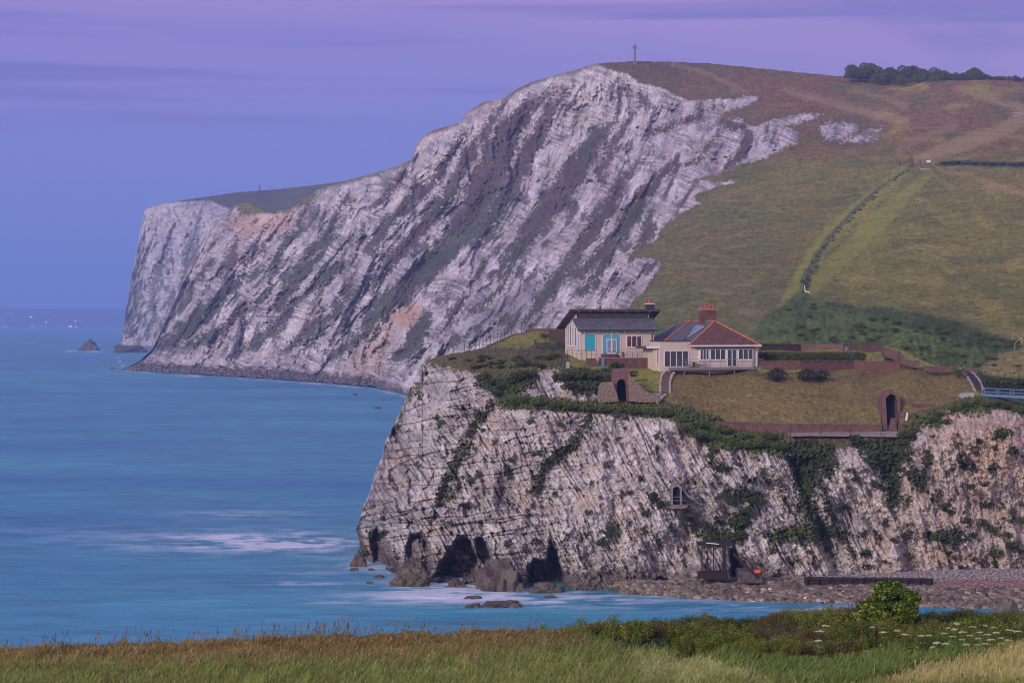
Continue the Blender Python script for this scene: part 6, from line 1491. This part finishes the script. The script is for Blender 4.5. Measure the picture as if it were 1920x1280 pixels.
# cloud-warped elevation
def noise(scale, stretch, detail=5, dist=0.0):
    mp = N.new('ShaderNodeMapping'); mp.inputs['Scale'].default_value = stretch; L.new(tc.outputs['Generated'], mp.inputs['Vector'])
    n = N.new('ShaderNodeTexNoise'); n.inputs['Scale'].default_value = scale; n.inputs['Detail'].default_value = detail; n.inputs['Distortion'].default_value = dist
    L.new(mp.outputs[0], n.inputs['Vector']); return n.outputs['Fac']
def ramp(fac, stops, interp='LINEAR'):
    r = N.new('ShaderNodeValToRGB'); r.color_ramp.interpolation = interp
    e = r.color_ramp.elements
    while len(e) < len(stops): e.new(.5)
    for i, (p, c) in enumerate(stops): e[i].position = p; e[i].color = (*c, 1)
    L.new(fac, r.inputs[0]); return r.outputs[0]
z = sx.outputs[2]
nz = noise(3.2, (1, 1, 9), 5)
zz = math_('ADD', z, math_('MULTIPLY', math_('SUBTRACT', nz, .5), .05))
col = ramp(zz, [(0.0, SKY[0]), (.035, SKY[1]), (.085, SKY[2]), (.125, SKY[3]), (.16, SKY[4]), (.5, SKY[5]), (1.0, SKY[6])])
# pinker towards the right and behind the camera
def mix(fac, a, b, bt='MIX'):
    m = N.new('ShaderNodeMix'); m.data_type = 'RGBA'; m.blend_type = bt
    if isinstance(fac, (int, float)): m.inputs[0].default_value = fac
    else: L.new(fac, m.inputs[0])
    for i, v in ((6, a), (7, b)):
        if isinstance(v, tuple): m.inputs[i].default_value = (*v, 1)
        else: L.new(v, m.inputs[i])
    return m.outputs[2]
def mr(v, a, b, c=0.0, d=1.0):
    n = N.new('ShaderNodeMapRange'); n.interpolation_type = 'SMOOTHSTEP'
    for i, q in enumerate((v, a, b, c, d)):
        if isinstance(q, (int, float)): n.inputs[i].default_value = q
        else: L.new(q, n.inputs[i])
    return n.outputs[0]
warm = math_('MULTIPLY', mr(sx.outputs[0], -.05, .26), mr(z, .03, .14))
col = mix(math_('MULTIPLY', warm, .55), col, SKY_PINK)
# thin dusky cloud bands
cl = mr(noise(2.6, (1.0, 1.0, 26), 6, .3), .50, .66)
band = math_('MULTIPLY', cl, math_('MULTIPLY', mr(z, .06, .10), mr(z, .16, .125)))
col = mix(math_('MULTIPLY', band, .9), col, SKY_BAND)
puff = math_('MULTIPLY', mr(noise(9.0, (1.0, 1.0, 2.2), 5, .2), .52, .68), math_('MULTIPLY', mr(z, .07, .10), mr(sx.outputs[0], .04, .10)))
col = mix(math_('MULTIPLY', puff, .8), col, SKY_BAND)
# evening glow behind the camera
glow = math_('MULTIPLY', mr(sx.outputs[1], .2, -.9), mr(z, .75, .0))
col = mix(glow, col, SKY_GLOW)
# Nishita dusk sky added under the clouds
sky = N.new('ShaderNodeTexSky'); sky.sky_type = 'NISHITA'; sky.sun_disc = False
sky.sun_elevation = SUN_EL; sky.sun_rotation = SUN_AZ; sky.dust_density = 2.0
vs = N.new('ShaderNodeVectorMath'); vs.operation = 'SCALE'; L.new(sky.outputs[0], vs.inputs[0]); vs.inputs['Scale'].default_value = .05*NISH
va = N.new('ShaderNodeVectorMath'); va.operation = 'ADD'; L.new(vs.outputs[0], va.inputs[0]); L.new(col, va.inputs[1])
L.new(va.outputs[0], bg.inputs['Color'])

# air: one box of thin haze round everything
hb = MB().box(-7200, 7200, -60, 14400, -4, 232).build('haze', bpy.data.materials.new('haze_air'))
tag(hb, kind='stuff')
hm = hb.data.materials[0]; hm.use_nodes = True; nt2 = hm.node_tree
for n in list(nt2.nodes): nt2.nodes.remove(n)
om = nt2.nodes.new('ShaderNodeOutputMaterial'); pv = nt2.nodes.new('ShaderNodeVolumePrincipled')
pv.inputs['Color'].default_value = (*HAZE_C, 1); pv.inputs['Density'].default_value = HAZE_D; pv.inputs['Anisotropy'].default_value = .0
nt2.links.new(pv.outputs[0], om.inputs['Volume'])

SC.view_settings.view_transform = 'Standard'; SC.view_settings.look = 'None'; SC.view_settings.gamma = 1; SC.view_settings.exposure = 0.0
SC.render.engine = 'CYCLES'
cy = SC.cycles; cy.max_bounces = 5; cy.diffuse_bounces = 3; cy.glossy_bounces = 2; cy.transmission_bounces = 2; cy.volume_bounces = 1; cy.transparent_max_bounces = 4
cy.use_denoising = True; cy.filter_width = 1.05
try: cy.denoiser = 'OPENIMAGEDENOISE'; cy.denoising_input_passes = 'RGB_ALBEDO_NORMAL'
except Exception: pass
